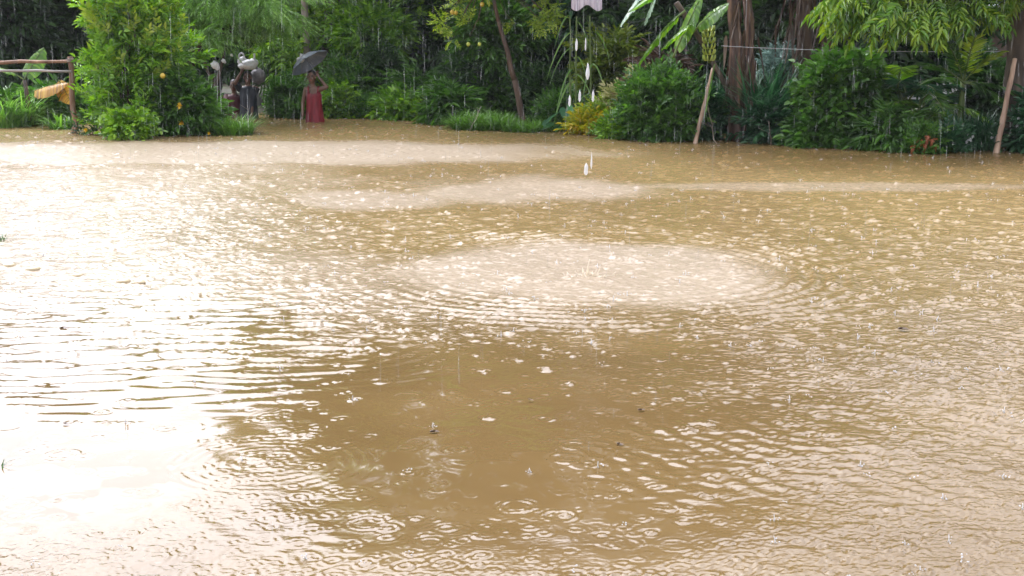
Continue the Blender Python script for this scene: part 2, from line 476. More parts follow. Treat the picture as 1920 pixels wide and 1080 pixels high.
def banana_leaf(mb, base, direction, L, w, droop, seed, mi=0, mr=1, tear=.25, hang=.35, roll=0.0, petiole=.18):
    rng = np.random.default_rng(seed)
    d = Vector(direction).normalized()
    side = d.cross(Vector((0, 0, 1)))
    if side.length < .1: side = Vector((1, 0, 0))
    side.normalize(); side = Matrix.Rotation(roll, 3, d) @ side
    n = 26
    ts = np.linspace(0, 1, n + 1)
    mid = [Vector(base) + d * (L * t) + Vector((0, 0, -droop * L * t * t)) for t in ts]
    mb.tube(mid, [.022 * L / 1.2 * (1 - .85 * t) + .002 for t in ts], 6, mi=mr)
    for sg in (-1, 1):
        prev = None
        for i in range(n):
            if ts[i] < petiole: continue
            V = []
            torn = prev is None or rng.random() < tear
            ex = rng.uniform(0, .25) if torn else 0
            for q in (i, i + 1):
                if q == i and not torn:
                    V.append(None); continue
                t = (ts[q] - petiole) / (1 - petiole)
                ww = w * .5 * (math.sin(math.pi * min(1, max(0.0, t)) ** .75) ** .6 if t < 1 else 0) + .002
                tang = (mid[min(q + 1, n)] - mid[max(q - 1, 0)]).normalized()
                pts = []
                for k in range(4):
                    u = k / 3
                    p = mid[q] + side * sg * ww * u + tang * ww * .25 * u + Vector((0, 0, -1)) * (hang + ex) * ww * u * u + Vector((0, 0, .12 * ww * math.sin(u * 3)))
                    p += Vector(rng.normal(0, .004, 3))
                    pts.append(p)
                V.append(pts)
            if V[0] is None: V[0] = prev
            prev = V[1]
            vs = [list(p) for p in V[0]] + [list(p) for p in V[1]]
            mb.add(vs, [(k, k + 1, k + 5, k + 4) for k in range(3)], mi)

def frond(mb, base, direction, L, ll, lw, droop, seed, n=34, mi=0, mr=1, vee=.5, start=.15):
    rng = np.random.default_rng(seed)
    d = Vector(direction).normalized(); side = d.cross(Vector((0, 0, 1)))
    if side.length < .1: side = Vector((1, 0, 0))
    side.normalize()
    ts = np.linspace(0, 1, 14)
    f = lambda t: Vector(base) + d * (L * t) + Vector((0, 0, -droop * L * t * t))
    mb.tube([f(t) for t in ts], [.014 * (1 - .8 * t) + .002 for t in ts], 5, mi=mr)
    g = leafgeo(1, lw / ll, .1, .25)
    pos, dirs, sc_ = [], [], []
    for i in range(n):
        t = start + (1 - start) * i / (n - 1)
        tang = (f(min(t + .02, 1.02)) - f(t - .02)).normalized()
        for sg in (-1, 1):
            dd = side * sg * 1.0 + tang * (.55 + .5 * t) + Vector((0, 0, vee * .5 - .35 * rng.random()))
            pos.append(f(t)); dirs.append(dd + Vector(rng.normal(0, .06, 3)))
            sc_.append(ll * (math.sin(math.pi * (.12 + .8 * t)) ** .6) * rng.uniform(.85, 1.1))
    inst(mb, g, np.array([list(p) for p in pos]), frame_from(np.array([list(p) for p in dirs]), rng.normal(0, .3, len(pos))), np.array(sc_), mi)

def heart_leaf(mb, base, direction, L, w, seed, mi=0, droop=.5, mr=None):
    rng = np.random.default_rng(seed)
    out = [(0, 0), (-.22, .18), (-.2, .38), (.05, .5), (.35, .44), (.65, .27), (1, 0)]
    d = np.array([list(Vector(direction).normalized())])
    Mx = frame_from(d, np.array([rng.uniform(-.5, .5)]))[0]
    rows = []
    V = []; Fc = []
    for sg in (-1, 1):
        o0 = len(V)
        for (x, y) in out:
            for u in (0, .5, 1):
                xx = x if u else max(x, 0)
                xx = max(x, 0) * (1 - u) + x * u
                V.append((xx * L, sg * y * w * u, -.12 * L * (xx ** 2) * droop * 2 + .12 * w * y * math.sin(u * 2.6) + rng.normal(0, .004)))
        for i in range(len(out) - 1):
            for k in range(2):
                a = o0 + i * 3 + k
                Fc.append((a, a + 1, a + 4, a + 3))
    V = np.array(V) @ Mx.T + np.array(list(base))
    mb.add(V, Fc, mi)

# ================================================================ WATER
def smooth(a, b, x):
    t = np.clip((x - a) / (b - a), 0, 1); return t * t * (3 - 2 * t)

def build_water():
    rng = np.random.default_rng(42)
    y0, y1, NR, NC = 2.6, 34.0, 1150, 760
    ys = y0 * (y1 / y0) ** (np.arange(NR) / (NR - 1))
    us = np.linspace(-.6, .6, NC)
    X = ys[:, None] * us[None, :]; Y = np.repeat(ys[:, None], NC, 1)
    dy = ys * math.log(y1 / y0) / (NR - 1)
    DY = np.repeat(dy[:, None], NC, 1)
    H = np.zeros_like(X)
    def ell(px, py, rx, ry, soft=.15, nz=.12):
        c = W(px, py)
        wv = nz * (np.sin(X * 3.1 + Y * 1.7 + px) + np.sin(X * 1.3 - Y * 2.9 + py) + .6 * np.sin(X * 7 + 5 * np.sin(Y)))
        r = np.sqrt(((X - c.x) / rx) ** 2 + ((Y - c.y) / ry) ** 2) + wv * .5
        return 1 - smooth(1 - soft, 1 + soft, r)
    # pale patches (fine churn, sky reflection painted in) and calm patches (world positions)
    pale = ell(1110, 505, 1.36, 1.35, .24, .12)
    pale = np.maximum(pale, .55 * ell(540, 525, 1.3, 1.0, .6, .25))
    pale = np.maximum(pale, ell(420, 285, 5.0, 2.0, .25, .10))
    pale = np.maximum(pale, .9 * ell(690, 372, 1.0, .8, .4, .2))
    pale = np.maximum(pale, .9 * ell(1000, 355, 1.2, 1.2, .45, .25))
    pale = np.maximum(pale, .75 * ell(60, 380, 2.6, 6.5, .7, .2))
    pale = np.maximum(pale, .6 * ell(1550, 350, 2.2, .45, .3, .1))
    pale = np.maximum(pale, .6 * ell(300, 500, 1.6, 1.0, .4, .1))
    calm = ell(900, 805, 1.35, 1.6, .6, .22)
    calm = np.maximum(calm, ell(120, 800, 1.05, 1.6, .3, .08))
    calm = np.maximum(calm, .75 * ell(160, 640, 1.3, 1.3, .35, .08))
    calm = np.maximum(calm, .8 * ell(900, 960, 1.2, .7, .4, .08))
    rough = np.clip(1 - calm, 0, 1)
    # wandering waves: sums of sines, faded out where the mesh is too coarse for them
    def waves(n, lmin, lmax, slope, mask, dirspread=1.25, dir0=math.pi / 2):
        nonlocal H
        for i in range(n):
            lam = lmin * (lmax / lmin) ** rng.random()
            th = dir0 + rng.uniform(-dirspread, dirspread)
            k = 2 * math.pi / lam
            amp = slope * lam / (2 * math.pi) / math.sqrt(n) * 1.4
            fade = smooth(2.2, 3.6, lam / DY)
            ph = rng.uniform(0, 6.28)
            H += amp * fade * mask * np.cos(k * (X * math.cos(th) + Y * math.sin(th)) + ph + 1.2 * np.sin(.7 * X * k * .15 + .5 * Y * k * .1 + ph))
    patch = .5 + .5 * np.sin(X * 4.3 + 2 * np.sin(Y * 1.9)) * np.sin(Y * 2.7 + 1.7 * np.sin(X * 2.3))
    patch = np.clip(.15 + 1.35 * patch * (.6 + .4 * np.sin(X * 11 + 3 * np.sin(Y * 6))), 0, 1.3)
    waves(44, .055, .15, .125, rough * (1 - .4 * pale) * patch)
    waves(26, .05, .09, .07, pale)
    waves(18, .14, .34, .075, rough * smooth(7.5, 12, Y) * (1 - .6 * pale))
    waves(10, .15, .35, .03, .35 + .65 * rough)
    waves(12, .09, .22, .15, ell(200, 620, 1.6, 1.6, .4, .1), .35)
    waves(6, .5, 1.6, .018, np.ones_like(X))
    waves(24, .05, .13, .08, ell(1450, 860, .8, .7, .5, .1), .9, 1.0)
    # large rings
    def rings(px, py, r0, r1, lam, slope, sector=None):
        nonlocal H
        c = W(px, py)
        r = np.sqrt((X - c.x) ** 2 + (Y - c.y) ** 2)
        env = smooth(r0 - .15 * r1, r0 + .1 * r1, r) * (1 - smooth(r1 * .8, r1 * 1.1, r))
        brk = .55 + .45 * np.sin(X * 9 / r1 * .8 + 2 * np.sin(Y * 7 / r1)) * np.sin(Y * 6 / r1 + px)
        H += slope * lam / 6.28 * env * brk * np.cos(2 * math.pi * r / lam + .9 * np.sin(3 * np.arctan2(Y - c.y, X - c.x)) + 1.1 * np.sin(X * 5 / r1 + Y * 3 / r1))
    rings(1110, 505, 1.2, 2.2, .13, .36)
    rings(1110, 505, .0, 1.2, .10, .03)
    rings(560, 640, .35, 1.15, .11, .17)
    rings(500, 868, .1, .44, .05, .10)
    rings(40, 715, .03, .3, .06, .10)
    rings(1330, 905, .02, .16, .035, .12)
    rings(330, 800, .02, .14, .04, .08)
    rings(1560, 800, .25, .9, .09, .09)
    # rain drop ripples
    nd = 46000
    yy = 3.2 * (30 / 3.2) ** rng.random(nd) ** .8
    xx = yy * rng.uniform(-.5, .5, nd)
    spl = []
    ju = us[1] - us[0]; lr = math.log(y1 / y0) / (NR - 1)
    for x, y in zip(xx, yy):
        j = int(math.log(y / y0) / lr); i = int((x / y + .6) / ju)
        if not (0 < j < NR - 1 and 0 < i < NC - 1): continue
        c_ = calm[j, i]; 
        if rng.random() < c_ * .93: continue
        R = rng.uniform(.008, .07) if rng.random() < .3 else rng.uniform(.004, .028)
        ddy = y * lr
        lam = max(.028, 2.6 * ddy)
        reach = R + lam * 1.6
        j0, j1 = max(0, int(j - reach / ddy) - 1), min(NR, int(j + reach / ddy) + 2)
        iw = int(reach / (y * ju)) + 2
        i0, i1 = max(0, i - iw), min(NC, i + iw)
        sx = X[j0:j1, i0:i1] - x; sy = Y[j0:j1, i0:i1] - y
        r = np.sqrt(sx * sx + sy * sy)
        A = .38 * lam / 6.28 * rng.uniform(.2, 1.5) * (1 if R < .04 else .6)
        if rng.random() < .16: A *= 2.3
        ang = np.arctan2(sy, sx)
        A = A * (.62 + .38 * np.sin(ang * rng.integers(1, 4) + rng.uniform(0, 6.28)))
        H[j0:j1, i0:i1] += A * np.exp(-((r - R) / (lam * .75)) ** 2) * np.cos(2 * math.pi * (r - R) / lam)
        if rng.random() < .028: spl.append((x, y, R))
    # keep the edge of the fine mesh low waves
    V = np.stack([X, Y, H], 2).reshape(-1, 3)
    idx = np.arange(NR * NC).reshape(NR, NC)
    F = np.stack([idx[:-1, :-1], idx[:-1, 1:], idx[1:, 1:], idx[1:, :-1]], 2).reshape(-1, 4)
    mb = MB(); mb.add(V, F)
    # surrounding coarse water, a little lower, overlapping the rim
    z = -.012
    def q(a, b, c, d): mb.add([(*a, z), (*b, z), (*c, z), (*d, z)], [(0, 1, 2, 3)])
    e = .59
    q((-60, -20), (60, -20), (60, y0 + .02), (-60, y0 + .02))
    q((-60, y0 + .02), (-e * y0, y0 + .02), (-e * y1, y1 - .05), (-60, y1 - .05))
    q((e * y0, y0 + .02), (60, y0 + .02), (60, y1 - .05), (e * y1, y1 - .05))
    q((-60, y1 - .05), (60, y1 - .05), (60, 60), (-60, 60))
    m, nt, N, L = newmat('muddy_flood_water')
    at = N.new("ShaderNodeAttribute"); at.attribute_name = 'pale'
    ac = N.new("ShaderNodeAttribute"); ac.attribute_name = 'rough'
    tc = N.new("ShaderNodeTexCoord")
    n1 = N.new("ShaderNodeTexNoise"); n1.inputs['Scale'].default_value = .55; n1.inputs['Detail'].default_value = 5; n1.inputs['Distortion'].default_value = 1.2
    L.new(tc.outputs['Object'], n1.inputs['Vector'])
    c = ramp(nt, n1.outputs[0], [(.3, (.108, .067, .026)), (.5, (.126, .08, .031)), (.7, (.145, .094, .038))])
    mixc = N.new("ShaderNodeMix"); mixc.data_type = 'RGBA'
    asl = N.new("ShaderNodeAttribute"); asl.attribute_name = 'far_tone'
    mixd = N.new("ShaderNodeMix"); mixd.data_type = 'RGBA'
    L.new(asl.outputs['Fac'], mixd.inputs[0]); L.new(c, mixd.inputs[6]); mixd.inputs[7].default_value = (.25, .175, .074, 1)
    L.new(at.outputs['Fac'], mixc.inputs[0]); L.new(mixd.outputs[2], mixc.inputs[6]); mixc.inputs[7].default_value = (.30, .238, .168, 1)  # paler base colour imitates reflected sky in the pale patches
    b = N.new("ShaderNodeBsdfPrincipled")
    L.new(mixc.outputs[2], b.inputs['Base Color'])
    b.inputs['IOR'].default_value = 1.38
    ag = N.new("ShaderNodeAttribute"); ag.attribute_name = 'gloss'
    L.new(ag.outputs['Fac'], b.inputs['Roughness'])
    n2 = N.new("ShaderNodeTexNoise"); n2.inputs['Scale'].default_value = 26; n2.inputs['Detail'].default_value = 4
    mp = N.new("ShaderNodeMapping"); mp.inputs['Scale'].default_value = (.7, 1.2, 1)
    L.new(tc.outputs['Object'], mp.inputs[0]); L.new(mp.outputs[0], n2.inputs['Vector'])
    bp = N.new("ShaderNodeBump"); bp.inputs['Distance'].default_value = .008
    ms = N.new("ShaderNodeMath"); ms.operation = 'MULTIPLY'; L.new(ac.outputs['Fac'], ms.inputs[0]); ms.inputs[1].default_value = .8
    L.new(ms.outputs[0], bp.inputs['Strength'])
    L.new(n2.outputs[0], bp.inputs['Height']); L.new(bp.outputs[0], b.inputs['Normal'])
    o = N.new("ShaderNodeOutputMaterial"); L.new(b.outputs[0], o.inputs[0])
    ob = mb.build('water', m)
    me = ob.data
    far_tone = np.clip(smooth(6.5, 12, Y) * (.55 + .1 * np.sin(X * 1.1 + Y * .7)) + .25 * smooth(0, 5, X), 0, 1)  # lighter, yellower water towards the far side and the right
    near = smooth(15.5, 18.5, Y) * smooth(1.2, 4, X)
    far_tone = far_tone * (1 - .85 * near)  # dark bank reflection painted in as deeper colour by the right shore
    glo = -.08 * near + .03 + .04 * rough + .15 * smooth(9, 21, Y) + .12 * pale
    for nm, arr, dflt in (('far_tone', far_tone, .5), ('pale', pale, .2), ('rough', rough, 1.0), ('gloss', glo, .25)):
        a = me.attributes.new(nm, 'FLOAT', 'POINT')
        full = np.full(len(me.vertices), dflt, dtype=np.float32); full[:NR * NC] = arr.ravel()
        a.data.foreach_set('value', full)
    tag(ob, kind='structure')
    return spl
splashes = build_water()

def build_ground():
    rng = np.random.default_rng(5)
    nx, ny = 120, 110
    xs = np.linspace(-70, 70, nx); ys = np.concatenate([np.linspace(-20, 18, 20), np.linspace(18.6, 45, 70), np.linspace(47, 120, 20)])
    X, Y = np.meshgrid(xs, ys)
    shore = 27.5 + .0 * X - np.clip(X - 2, -.5, 6) * .75 + np.where(X < -4.5, (-4.5 - X) * .5, 0) * -1
    Z = -.85 + smooth(-4, 1.5, Y - shore) * .9 + smooth(3, 60, Y - shore) * 1.2 + .05 * np.sin(X * 2.1) * np.sin(Y * 1.7) + rng.normal(0, .02, X.shape)
    mb = MB(); idx = np.arange(nx * len(ys)).reshape(len(ys), nx)
    mb.add(np.stack([X, Y, Z], 2).reshape(-1, 3), np.stack([idx[:-1, :-1], idx[:-1, 1:], idx[1:, 1:], idx[1:, :-1]], 2).reshape(-1, 4))
    tag(mb.build('ground', M_soil), kind='structure')
build_ground()

# ================================================================ BACKGROUND TREES
def bgtree(px, Y, H, R, seed, mat, kind, label, name='leafy_tree', low=.9, nl=70, nu=95, per=13, trunk=.12, bark=None, cat='tree', smin=1.0, smax=1.6, group='trees behind the flooded yard'):
    x = P(px, 100, Y).x
    blobs = [((x, Y, low + 1.3), (R, R * .8, 1.5), nl)]
    if H > 3.5:
        hh = (H - 2.4) / 2
        blobs.append(((x, Y, 2.4 + hh), (R * 1.05, R * .85, hh), nu))
    return tree(name, label, cat, (x, Y, 0.0), blobs, kind, mat, bark or M_bark, trunk_r=trunk, trunk_top=(x + .2, Y, H * .75),
                seed=seed, smin=smin, smax=smax, per=per, crad=.45, limbs=16, group=group)

bgtree(-60, 31, 4.6, 2.3, 11, G['dark'], 'mid', 'dark broadleaf tree at the far left edge beyond the pole frame', nl=90)
bgtree(90, 33, 4.8, 2.3, 12, G['dark'], 'mid', 'dark tree with drab leaves rising behind the withered banana leaf', nl=100)
bgtree(240, 34, 5.0, 2.2, 13, G['mid'], 'broad', 'mid green tree hidden behind the bright bush beside the pole frame', nl=60)
bgtree(400, 35, 5.4, 2.3, 14, G['dark'], 'mid', 'dark tree behind the feathery tree and the two people')
bgtree(545, 34, 7.5, 2.2, 15, G['mid'], 'long', 'tree with glossy long leaves behind the umbrella, slim pale trunk showing', bark=M_barkp, nl=80, low=1.3)
bgtree(640, 31.5, 10.5, 1.6, 16, G['bright'], 'broad', 'fresh green tree with light leaves right of the woman in red', nl=110, low=.8)
bgtree(745, 33, 12, 2.1, 17, G['bushgreen'], 'mid', 'mid green tree standing between the light tree and the hanging fruit', nl=110)
bgtree(860, 32, 12, 2.1, 18, G['dark'], 'mid', 'dark tree behind the yellow fruit branch', nl=110)
bgtree(990, 31, 12, 2.0, 19, G['dark'], 'long', 'dark tree behind the leaning brown trunk', nl=90)
bgtree(1120, 30, 11.5, 2.0, 20, G['deep'], 'mid', 'dark blue green tree behind the tall arching cane leaves', nl=100)
bgtree(1250, 29, 11, 1.9, 21, G['dark'], 'mid', 'dark tree behind the paddle shaped banana leaf', nl=90)
bgtree(1370, 28, 9.5, 1.9, 22, G['dark'], 'long', 'very dark tree behind the brown banana stems', nl=90)
bgtree(1480, 27, 7.5, 1.9, 23, G['dark'], 'long', 'very dark tree behind the silvery leaved shrub', nl=100, nu=90)
bgtree(1600, 26, 7.0, 1.8, 24, G['dark'], 'mid', 'dark tree behind the vine covered shrub', nl=100)
bgtree(1690, 27, 6.5, 1.35, 25, G['deep'], 'mid', 'dark green tree behind the feather palm, left of the pale house', nl=80)
bgtree(2075, 26, 6.2, 1.6, 26, G['dark'], 'mid', 'dark tree at the far right edge beside the pale house', nl=90)

def far_wood():
    rng = np.random.default_rng(77)
    mb = MB()
    for (x0, x1, y, h, n) in ((-24, -4, 43, 3.6, 2600), (-4, 9, 43, 5.5, 2600), (9, 13.2, 42, 4.0, 700), (15.6, 24, 42, 4, 900)):
        pos = np.c_[rng.uniform(x0, x1, n), rng.uniform(y - 1.5, y + 3, n), h * rng.random(n)]
        scatter(mb, rng, 'big', pos, rng.normal(size=(n, 3)) + np.array([0, -.6, .2]), 1.2, 2.0)
    tag(mb.build('far_wood', G['dark']), 'dark distant wood closing the view behind all the trees', 'wood', kind='stuff')
far_wood()

# ================================================================ LEFT SIDE
def pole_frame():
    rng = np.random.default_rng(3)
    b = W(141, 250)
    t = thing('pole_frame', 'rough brown pole frame at the left, one post in the water and two rails', 'fence', b)
    Y = b.y
    m = MB(); m.tube(curve(P(143, 300, Y), P(131, 106, Y), 9, rng=rng, wob=.012), np.linspace(.05, .042, 9), 10, jitter=.08, rng=rng); m.build('post', M_pole, t)
    m = MB(); m.tube(curve(P(-160, 120, Y + .1), P(205, 113, Y - .06), 12, rng=rng, wob=.004), np.linspace(.04, .022, 12), 9, jitter=.08, rng=rng); m.build('rail', M_pole, t, label='thick brown upper rail')
    m = MB(); m.tube(curve(P(-150, 131, Y + .12), P(134, 134, Y - .03), 10, rng=rng, wob=.004), np.linspace(.022, .02, 10), 8, jitter=.08, rng=rng); m.build('rail', M_greypole, t, label='thin grey lower rail')
    m = MB()
    for k in range(3):
        a = P(132, 112 + k * 2.5, Y)
        m.tube([a + Vector((math.cos(q) * .058, math.sin(q) * .06, .004 * q)) for q in np.linspace(0, 6.4, 14)], .005, 5)
    m.build('binding', M_greypole, t)
    # a far post of the frame outside the picture on the left carries the rails
    m = MB(); q = P(-150, 120, Y + .1); m.tube([(q.x, q.y, -.85), (q.x, q.y, q.z + .05)], .045, 9); m.build('post', M_pole, t)
pole_frame()

def bright_bush():
    b = W(235, 258); b.y += .9
    rng = np.random.default_rng(31)
    x, y = b.x, b.y; s = b.y / F_PX
    t = thing('leafy_bush', 'tall bright yellow green bush standing in the water beside the brown post', 'bush', b)
    lf = MB(); wd = MB(); yg = MB()
    blobs = [((x, y, .42), (.62, .6, .45), 48), ((x - .1, y, 1.1), (.66, .6, .55), 50), ((x + .25, y + .1, 1.5), (.5, .5, .5), 26), ((x - .12, y, 2.1), (.64, .6, .6), 46)]
    ac = []
    for c, r, n in blobs:
        pos, dirs, cc = clumps(rng, c, r, n, 10, .15, .55, .6); ac.append(cc)
        scatter(lf, rng, 'broad', pos, dirs, .7, 1.1)
    # upright young shoots with lighter leaves
    n = 190
    a = rng.uniform(0, 6.28, n); zz = rng.uniform(.9, 2.7, n); rr = .68 * np.sqrt(rng.uniform(.45, 1.1, n))
    pos = np.c_[x + np.cos(a) * rr, y + np.sin(a) * rr * .85, zz]
    scatter(yg, rng, 'broad', pos, np.c_[np.cos(a) * .5, np.sin(a) * .5, np.full(n, 1.1)] + rng.normal(0, .25, (n, 3)), .8, 1.2)
    ac = np.concatenate(ac)
    for i in rng.permutation(len(ac))[:40]:
        q = curve((x + rng.normal(0, .1), y + rng.normal(0, .1), -.5), ac[i], 7, rng=rng, wob=.05); wd.tube(q, np.linspace(.03, .006, 7), 6)
    wd.build('stem', M_bark, t); lf.build('foliage', G['bushgreen'], t); yg.build('young_shoots', G['lime'], t)
    lf = MB()
    fruit = MB(); fruit.ellipsoid(P(305, 142, y - .75), (.045, .045, .045), 8, 10); fruit.build('fruit', M_fruit, t)
bright_bush()

def blossom(mb, c, r, seed, n=6):
    rng = np.random.default_rng(seed)
    g = leafgeo(1, .75, .1, .1)
    for q in range(2):
        a = np.arange(n) * 6.283 / n + rng.uniform(0, 1)
        d = np.c_[np.cos(a), -.8 * np.ones(n), np.sin(a)] + rng.normal(0, .15, (n, 3))
        inst(mb, g, np.tile(np.array(list(c)), (n, 1)), frame_from(d, rng.normal(0, .4, n)), np.full(n, r * (1 - .3 * q)))

sh = bush('flowering_shrub', 'low dark green shrub with yellow blossoms at the right foot of the bright bush', 'shrub', 338, 252, 150, 108, 'mid', G['mid'], 41, n=90, per=12, dfac=.6)
for i, (a, b_) in enumerate(((337, 198), (340, 230), (262, 245), (392, 250))):
    m = MB(); q = W(345, 252); blossom(m, P(a, b_, q.y - .4), .07 if i < 2 else .035, 60 + i); m.build('blossom', M_petal, sh)
bush('leafy_plant', 'small fresh green plant with pale leaves dipping in the water below the bright bush', 'plant', 238, 262, 80, 55, 'round', G['bright'], 42, n=22, per=8, smin=.6, smax=.9)
grass_clump('reed_clump', 'dense long leaved clump at the left edge under the pole rails', 'plant', 2, 240, 80, 84, G['feather'], 43, n=800, width=.03, spread=.4, droop=.5, dp=.6)
bush('leafy_plant', 'drooping leafy plant in the water at the very left edge, lowest there', 'plant', -8, 236, 90, 50, 'long', G['mid'], 44, n=26, per=9)
grass_clump('strap_leaf_plant', 'small strap leaved plant between the left clump and the brown post', 'plant', 108, 243, 50, 48, G['grass'], 45, n=110, width=.035, spread=.5, droop=.6, dp=.25)
bush('leafy_shrub', 'shady shrub behind the withered banana leaf', 'shrub', 100, 230, 120, 60, 'mid', G['mid'], 46, n=50, per=10)
pl = bush('leafy_plant', 'tiny plant with one yellow flower right of the brown post', 'plant', 170, 252, 26, 16, 'small', G['dark'], 47, n=5, per=5, stems=3)
m = MB(); blossom(m, P(161, 244, W(170, 252).y - .03), .05, 71); m.build('blossom', M_petal, pl)
grass_clump('grass_tuft', 'bright grass tuft right of the yellow blossom shrub, in front of the people', 'grass', 425, 254, 95, 52, G['grass'], 48, n=900, width=.012, spread=.45, droop=.5, dp=.35)
grass_clump('grass_tuft', 'tiny grass tuft in the water just right of the bright tuft', 'grass', 469, 236, 16, 9, G['grass'], 49, n=50, width=.008, dp=.1)

def left_banana():
    b = W(50, 236); b.y += .1
    t = thing('banana_plant', 'small banana plant behind the pole rails with one withered orange leaf', 'banana plant', b)
    Y = b.y
    m = MB(); m.tube([(b.x, Y, -.5), (b.x + .02, Y, .4), tuple(P(46, 150, Y))], [.06, .05, .03], 9); m.build('trunk', M_banstem, t)
    m = MB(); banana_leaf(m, P(40, 160, Y), P(80, 78, Y + .2) - P(40, 160, Y), .92, .36, .15, 1, tear=.15, hang=.5, roll=.9); m.build('leaf', [G['banana'], M_stem], t)
    m = MB(); banana_leaf(m, P(60, 172, Y - .1), P(135, 142, Y - .3) - P(60, 172, Y - .1), .8, .36, .12, 2, tear=.12, hang=.9, roll=.25, petiole=.05); m.build('leaf', [G['banana_dry'], M_stem], t, label='withered orange yellow leaf')
    m = MB(); banana_leaf(m, P(110, 150, Y - .1), P(133, 185, Y - .2) - P(110, 150, Y - .1), .42, .3, .2, 3, tear=.1, hang=.3, roll=.8, petiole=.02); m.build('leaf', [G['banana_dry'], M_stem], t, label='withered orange leaf tip hanging by the post')
    m = MB(); banana_leaf(m, P(45, 150, Y), (-.7, -.2, .6), .8, .3, .35, 4, tear=.3); m.build('leaf', [G['banana'], M_stem], t)
left_banana()

def feather_tree():
    b = W(408, 214); b.y = 26.3; b.x = P(420, 210, 26.3).x
    Y = b.y
    rng = np.random.default_rng(51)
    t = thing('feathery_tree', 'tree with drooping feathery leaves arching over the two people at left', 'tree', b)
    lf = MB(); wd = MB(); ac = []
    # (px, py, rx px, ry px, dY, n)
    for (px, py, rx, ry, dY, n) in ((420, 12, 85, 38, 0, 40), (350, 20, 60, 40, .3, 24), (505, 28, 38, 22, -.3, 14), (530, 48, 16, 10, .0, 4), (385, 70, 22, 12, -.3, 6), (430, 58, 24, 10, -.4, 5), (470, -30, 110, 45, .3, 36)):
        c = P(px, py, Y + dY); s = Y / F_PX
        pos, dirs, cc = clumps(rng, tuple(c), (rx * s, .7, ry * s), n, 11, .2, -.05, .4); ac.append(cc)
        dirs[:, 2] = np.abs(dirs[:, 2]) * .5 - .25
        scatter(lf, rng, 'feather', pos, dirs, .75, 1.15, rollv=.4)
    # high part of the crown, above the picture
    pos, dirs, cc = clumps(rng, tuple(P(420, -90, Y)), (1.6, 1.3, .6), 34, 11, .3, .0, .5); dirs[:, 2] -= .2; ac.append(cc)
    scatter(lf, rng, 'feather', pos, dirs, 1.2, 1.6)
    fork = P(404, 160, Y)
    wd.tube(curve((b.x, Y, -.6), fork, 8, rng=rng, wob=.02), np.linspace(.07, .05, 8), 9)
    wd.tube(curve(fork, P(372, 95, Y), 6, rng=rng, wob=.03), np.linspace(.04, .02, 6), 8)
    wd.tube(curve(fork, P(432, 60, Y), 6, rng=rng, wob=.03), np.linspace(.035, .02, 6), 8)
    wd.tube(curve(P(357, 260, Y + .6), P(352, 20, Y + .5), 9, rng=rng, wob=.015), np.linspace(.12, .09, 9), 10, jitter=.1, rng=rng)
    ac = np.concatenate(ac)
    for i in rng.permutation(len(ac))[:34]:
        s0 = [P(372, 95, Y), P(432, 60, Y), P(352, 40, Y + .5)][rng.integers(0, 3)]
        wd.tube(curve(s0, ac[i], 6, rng=rng, wob=.05, sag=-.08), np.linspace(.018, .004, 6), 5)
    wd.build('trunk', M_bark, t); lf.build('crown', G['feather'], t)
feather_tree()

# slim trunks far behind
def bare_trunk(label, x1, y1, x2, y2, Y, r, mat, seed):
    rng = np.random.default_rng(seed)
    a, b = P(x1, y1, Y), P(x2, y2, Y)
    d = (b - a); 
    t = thing('tree', label, 'tree', (a.x, a.y, 0), 'trees with bare trunks')
    m = MB(); top = b + d.normalized() * 4
    m.tube(curve((a.x, Y, -.2), top, 12, rng=rng, wob=.01), np.linspace(r, r * .5, 12), 9, jitter=.1, rng=rng); m.build('trunk', mat, t)
    lf = MB(); pos, dirs, cc = clumps(rng, tuple(top), (1.6, 1.5, 1.4), 60, 12, .4, .3, .5); scatter(lf, rng, 'mid', pos, dirs, 1.1, 1.7)
    for i in range(12): m2 = None
    lf.build('crown', G['mid'], t)
bare_trunk('slim mottled trunk rising just above the umbrella', 575, 200, 570, 0, 30.2, .09, M_barkp, 81)
bare_trunk('thicker dark trunk cut by the top edge right of the slim mottled one', 622, 200, 616, 0, 30.6, .17, M_bark, 82)

# ---- middle
bush('round_shrub', 'round dark green shrub between the people and the woman in red', 'shrub', 538, 218, 72, 74, 'small', G['mid'], 91, n=80, per=12, Y=27.9)
bush('light_shrub', 'small light green shrub just right of the woman in red', 'shrub', 633, 221, 58, 58, 'round', G['bright'], 92, n=30, per=9, smin=.6, smax=.9)
bush('leafy_shrub', 'tangled dark shrub behind the light shrub, left of the grey slatted crate', 'shrub', 665, 214, 130, 110, 'small', G['mid'], 93, n=90, per=11)
bush('leafy_shrub', 'shrub with mid green leaves right of the grey slatted crate', 'shrub', 785, 219, 130, 90, 'pinnate', G['mid'], 94, n=50, per=9)
bush('leafy_shrub', 'dark shrub close behind the grey slatted crate', 'shrub', 715, 214, 110, 130, 'small', G['dark'], 95, n=60, per=11)
bush('leafy_shrub', 'small olive shrub at the left end of the long grass bank', 'shrub', 825, 226, 60, 38, 'small', G['olive'], 96, n=25, per=9)
bush('leafy_shrub', 'dark shrub behind the left half of the long grass bank', 'shrub', 900, 222, 170, 130, 'long', G['dark'], 97, n=60, per=10)
bush('leafy_shrub', 'dark shrub around the foot of the leaning brown trunk', 'shrub', 1010, 226, 120, 110, 'small', G['dark'], 98, n=50, per=10)
bush('low_plant', 'low green weeds at the water edge under the grey slatted crate', 'plant', 690, 222, 150, 26, 'small', G['mid'], 99, n=40, per=8)

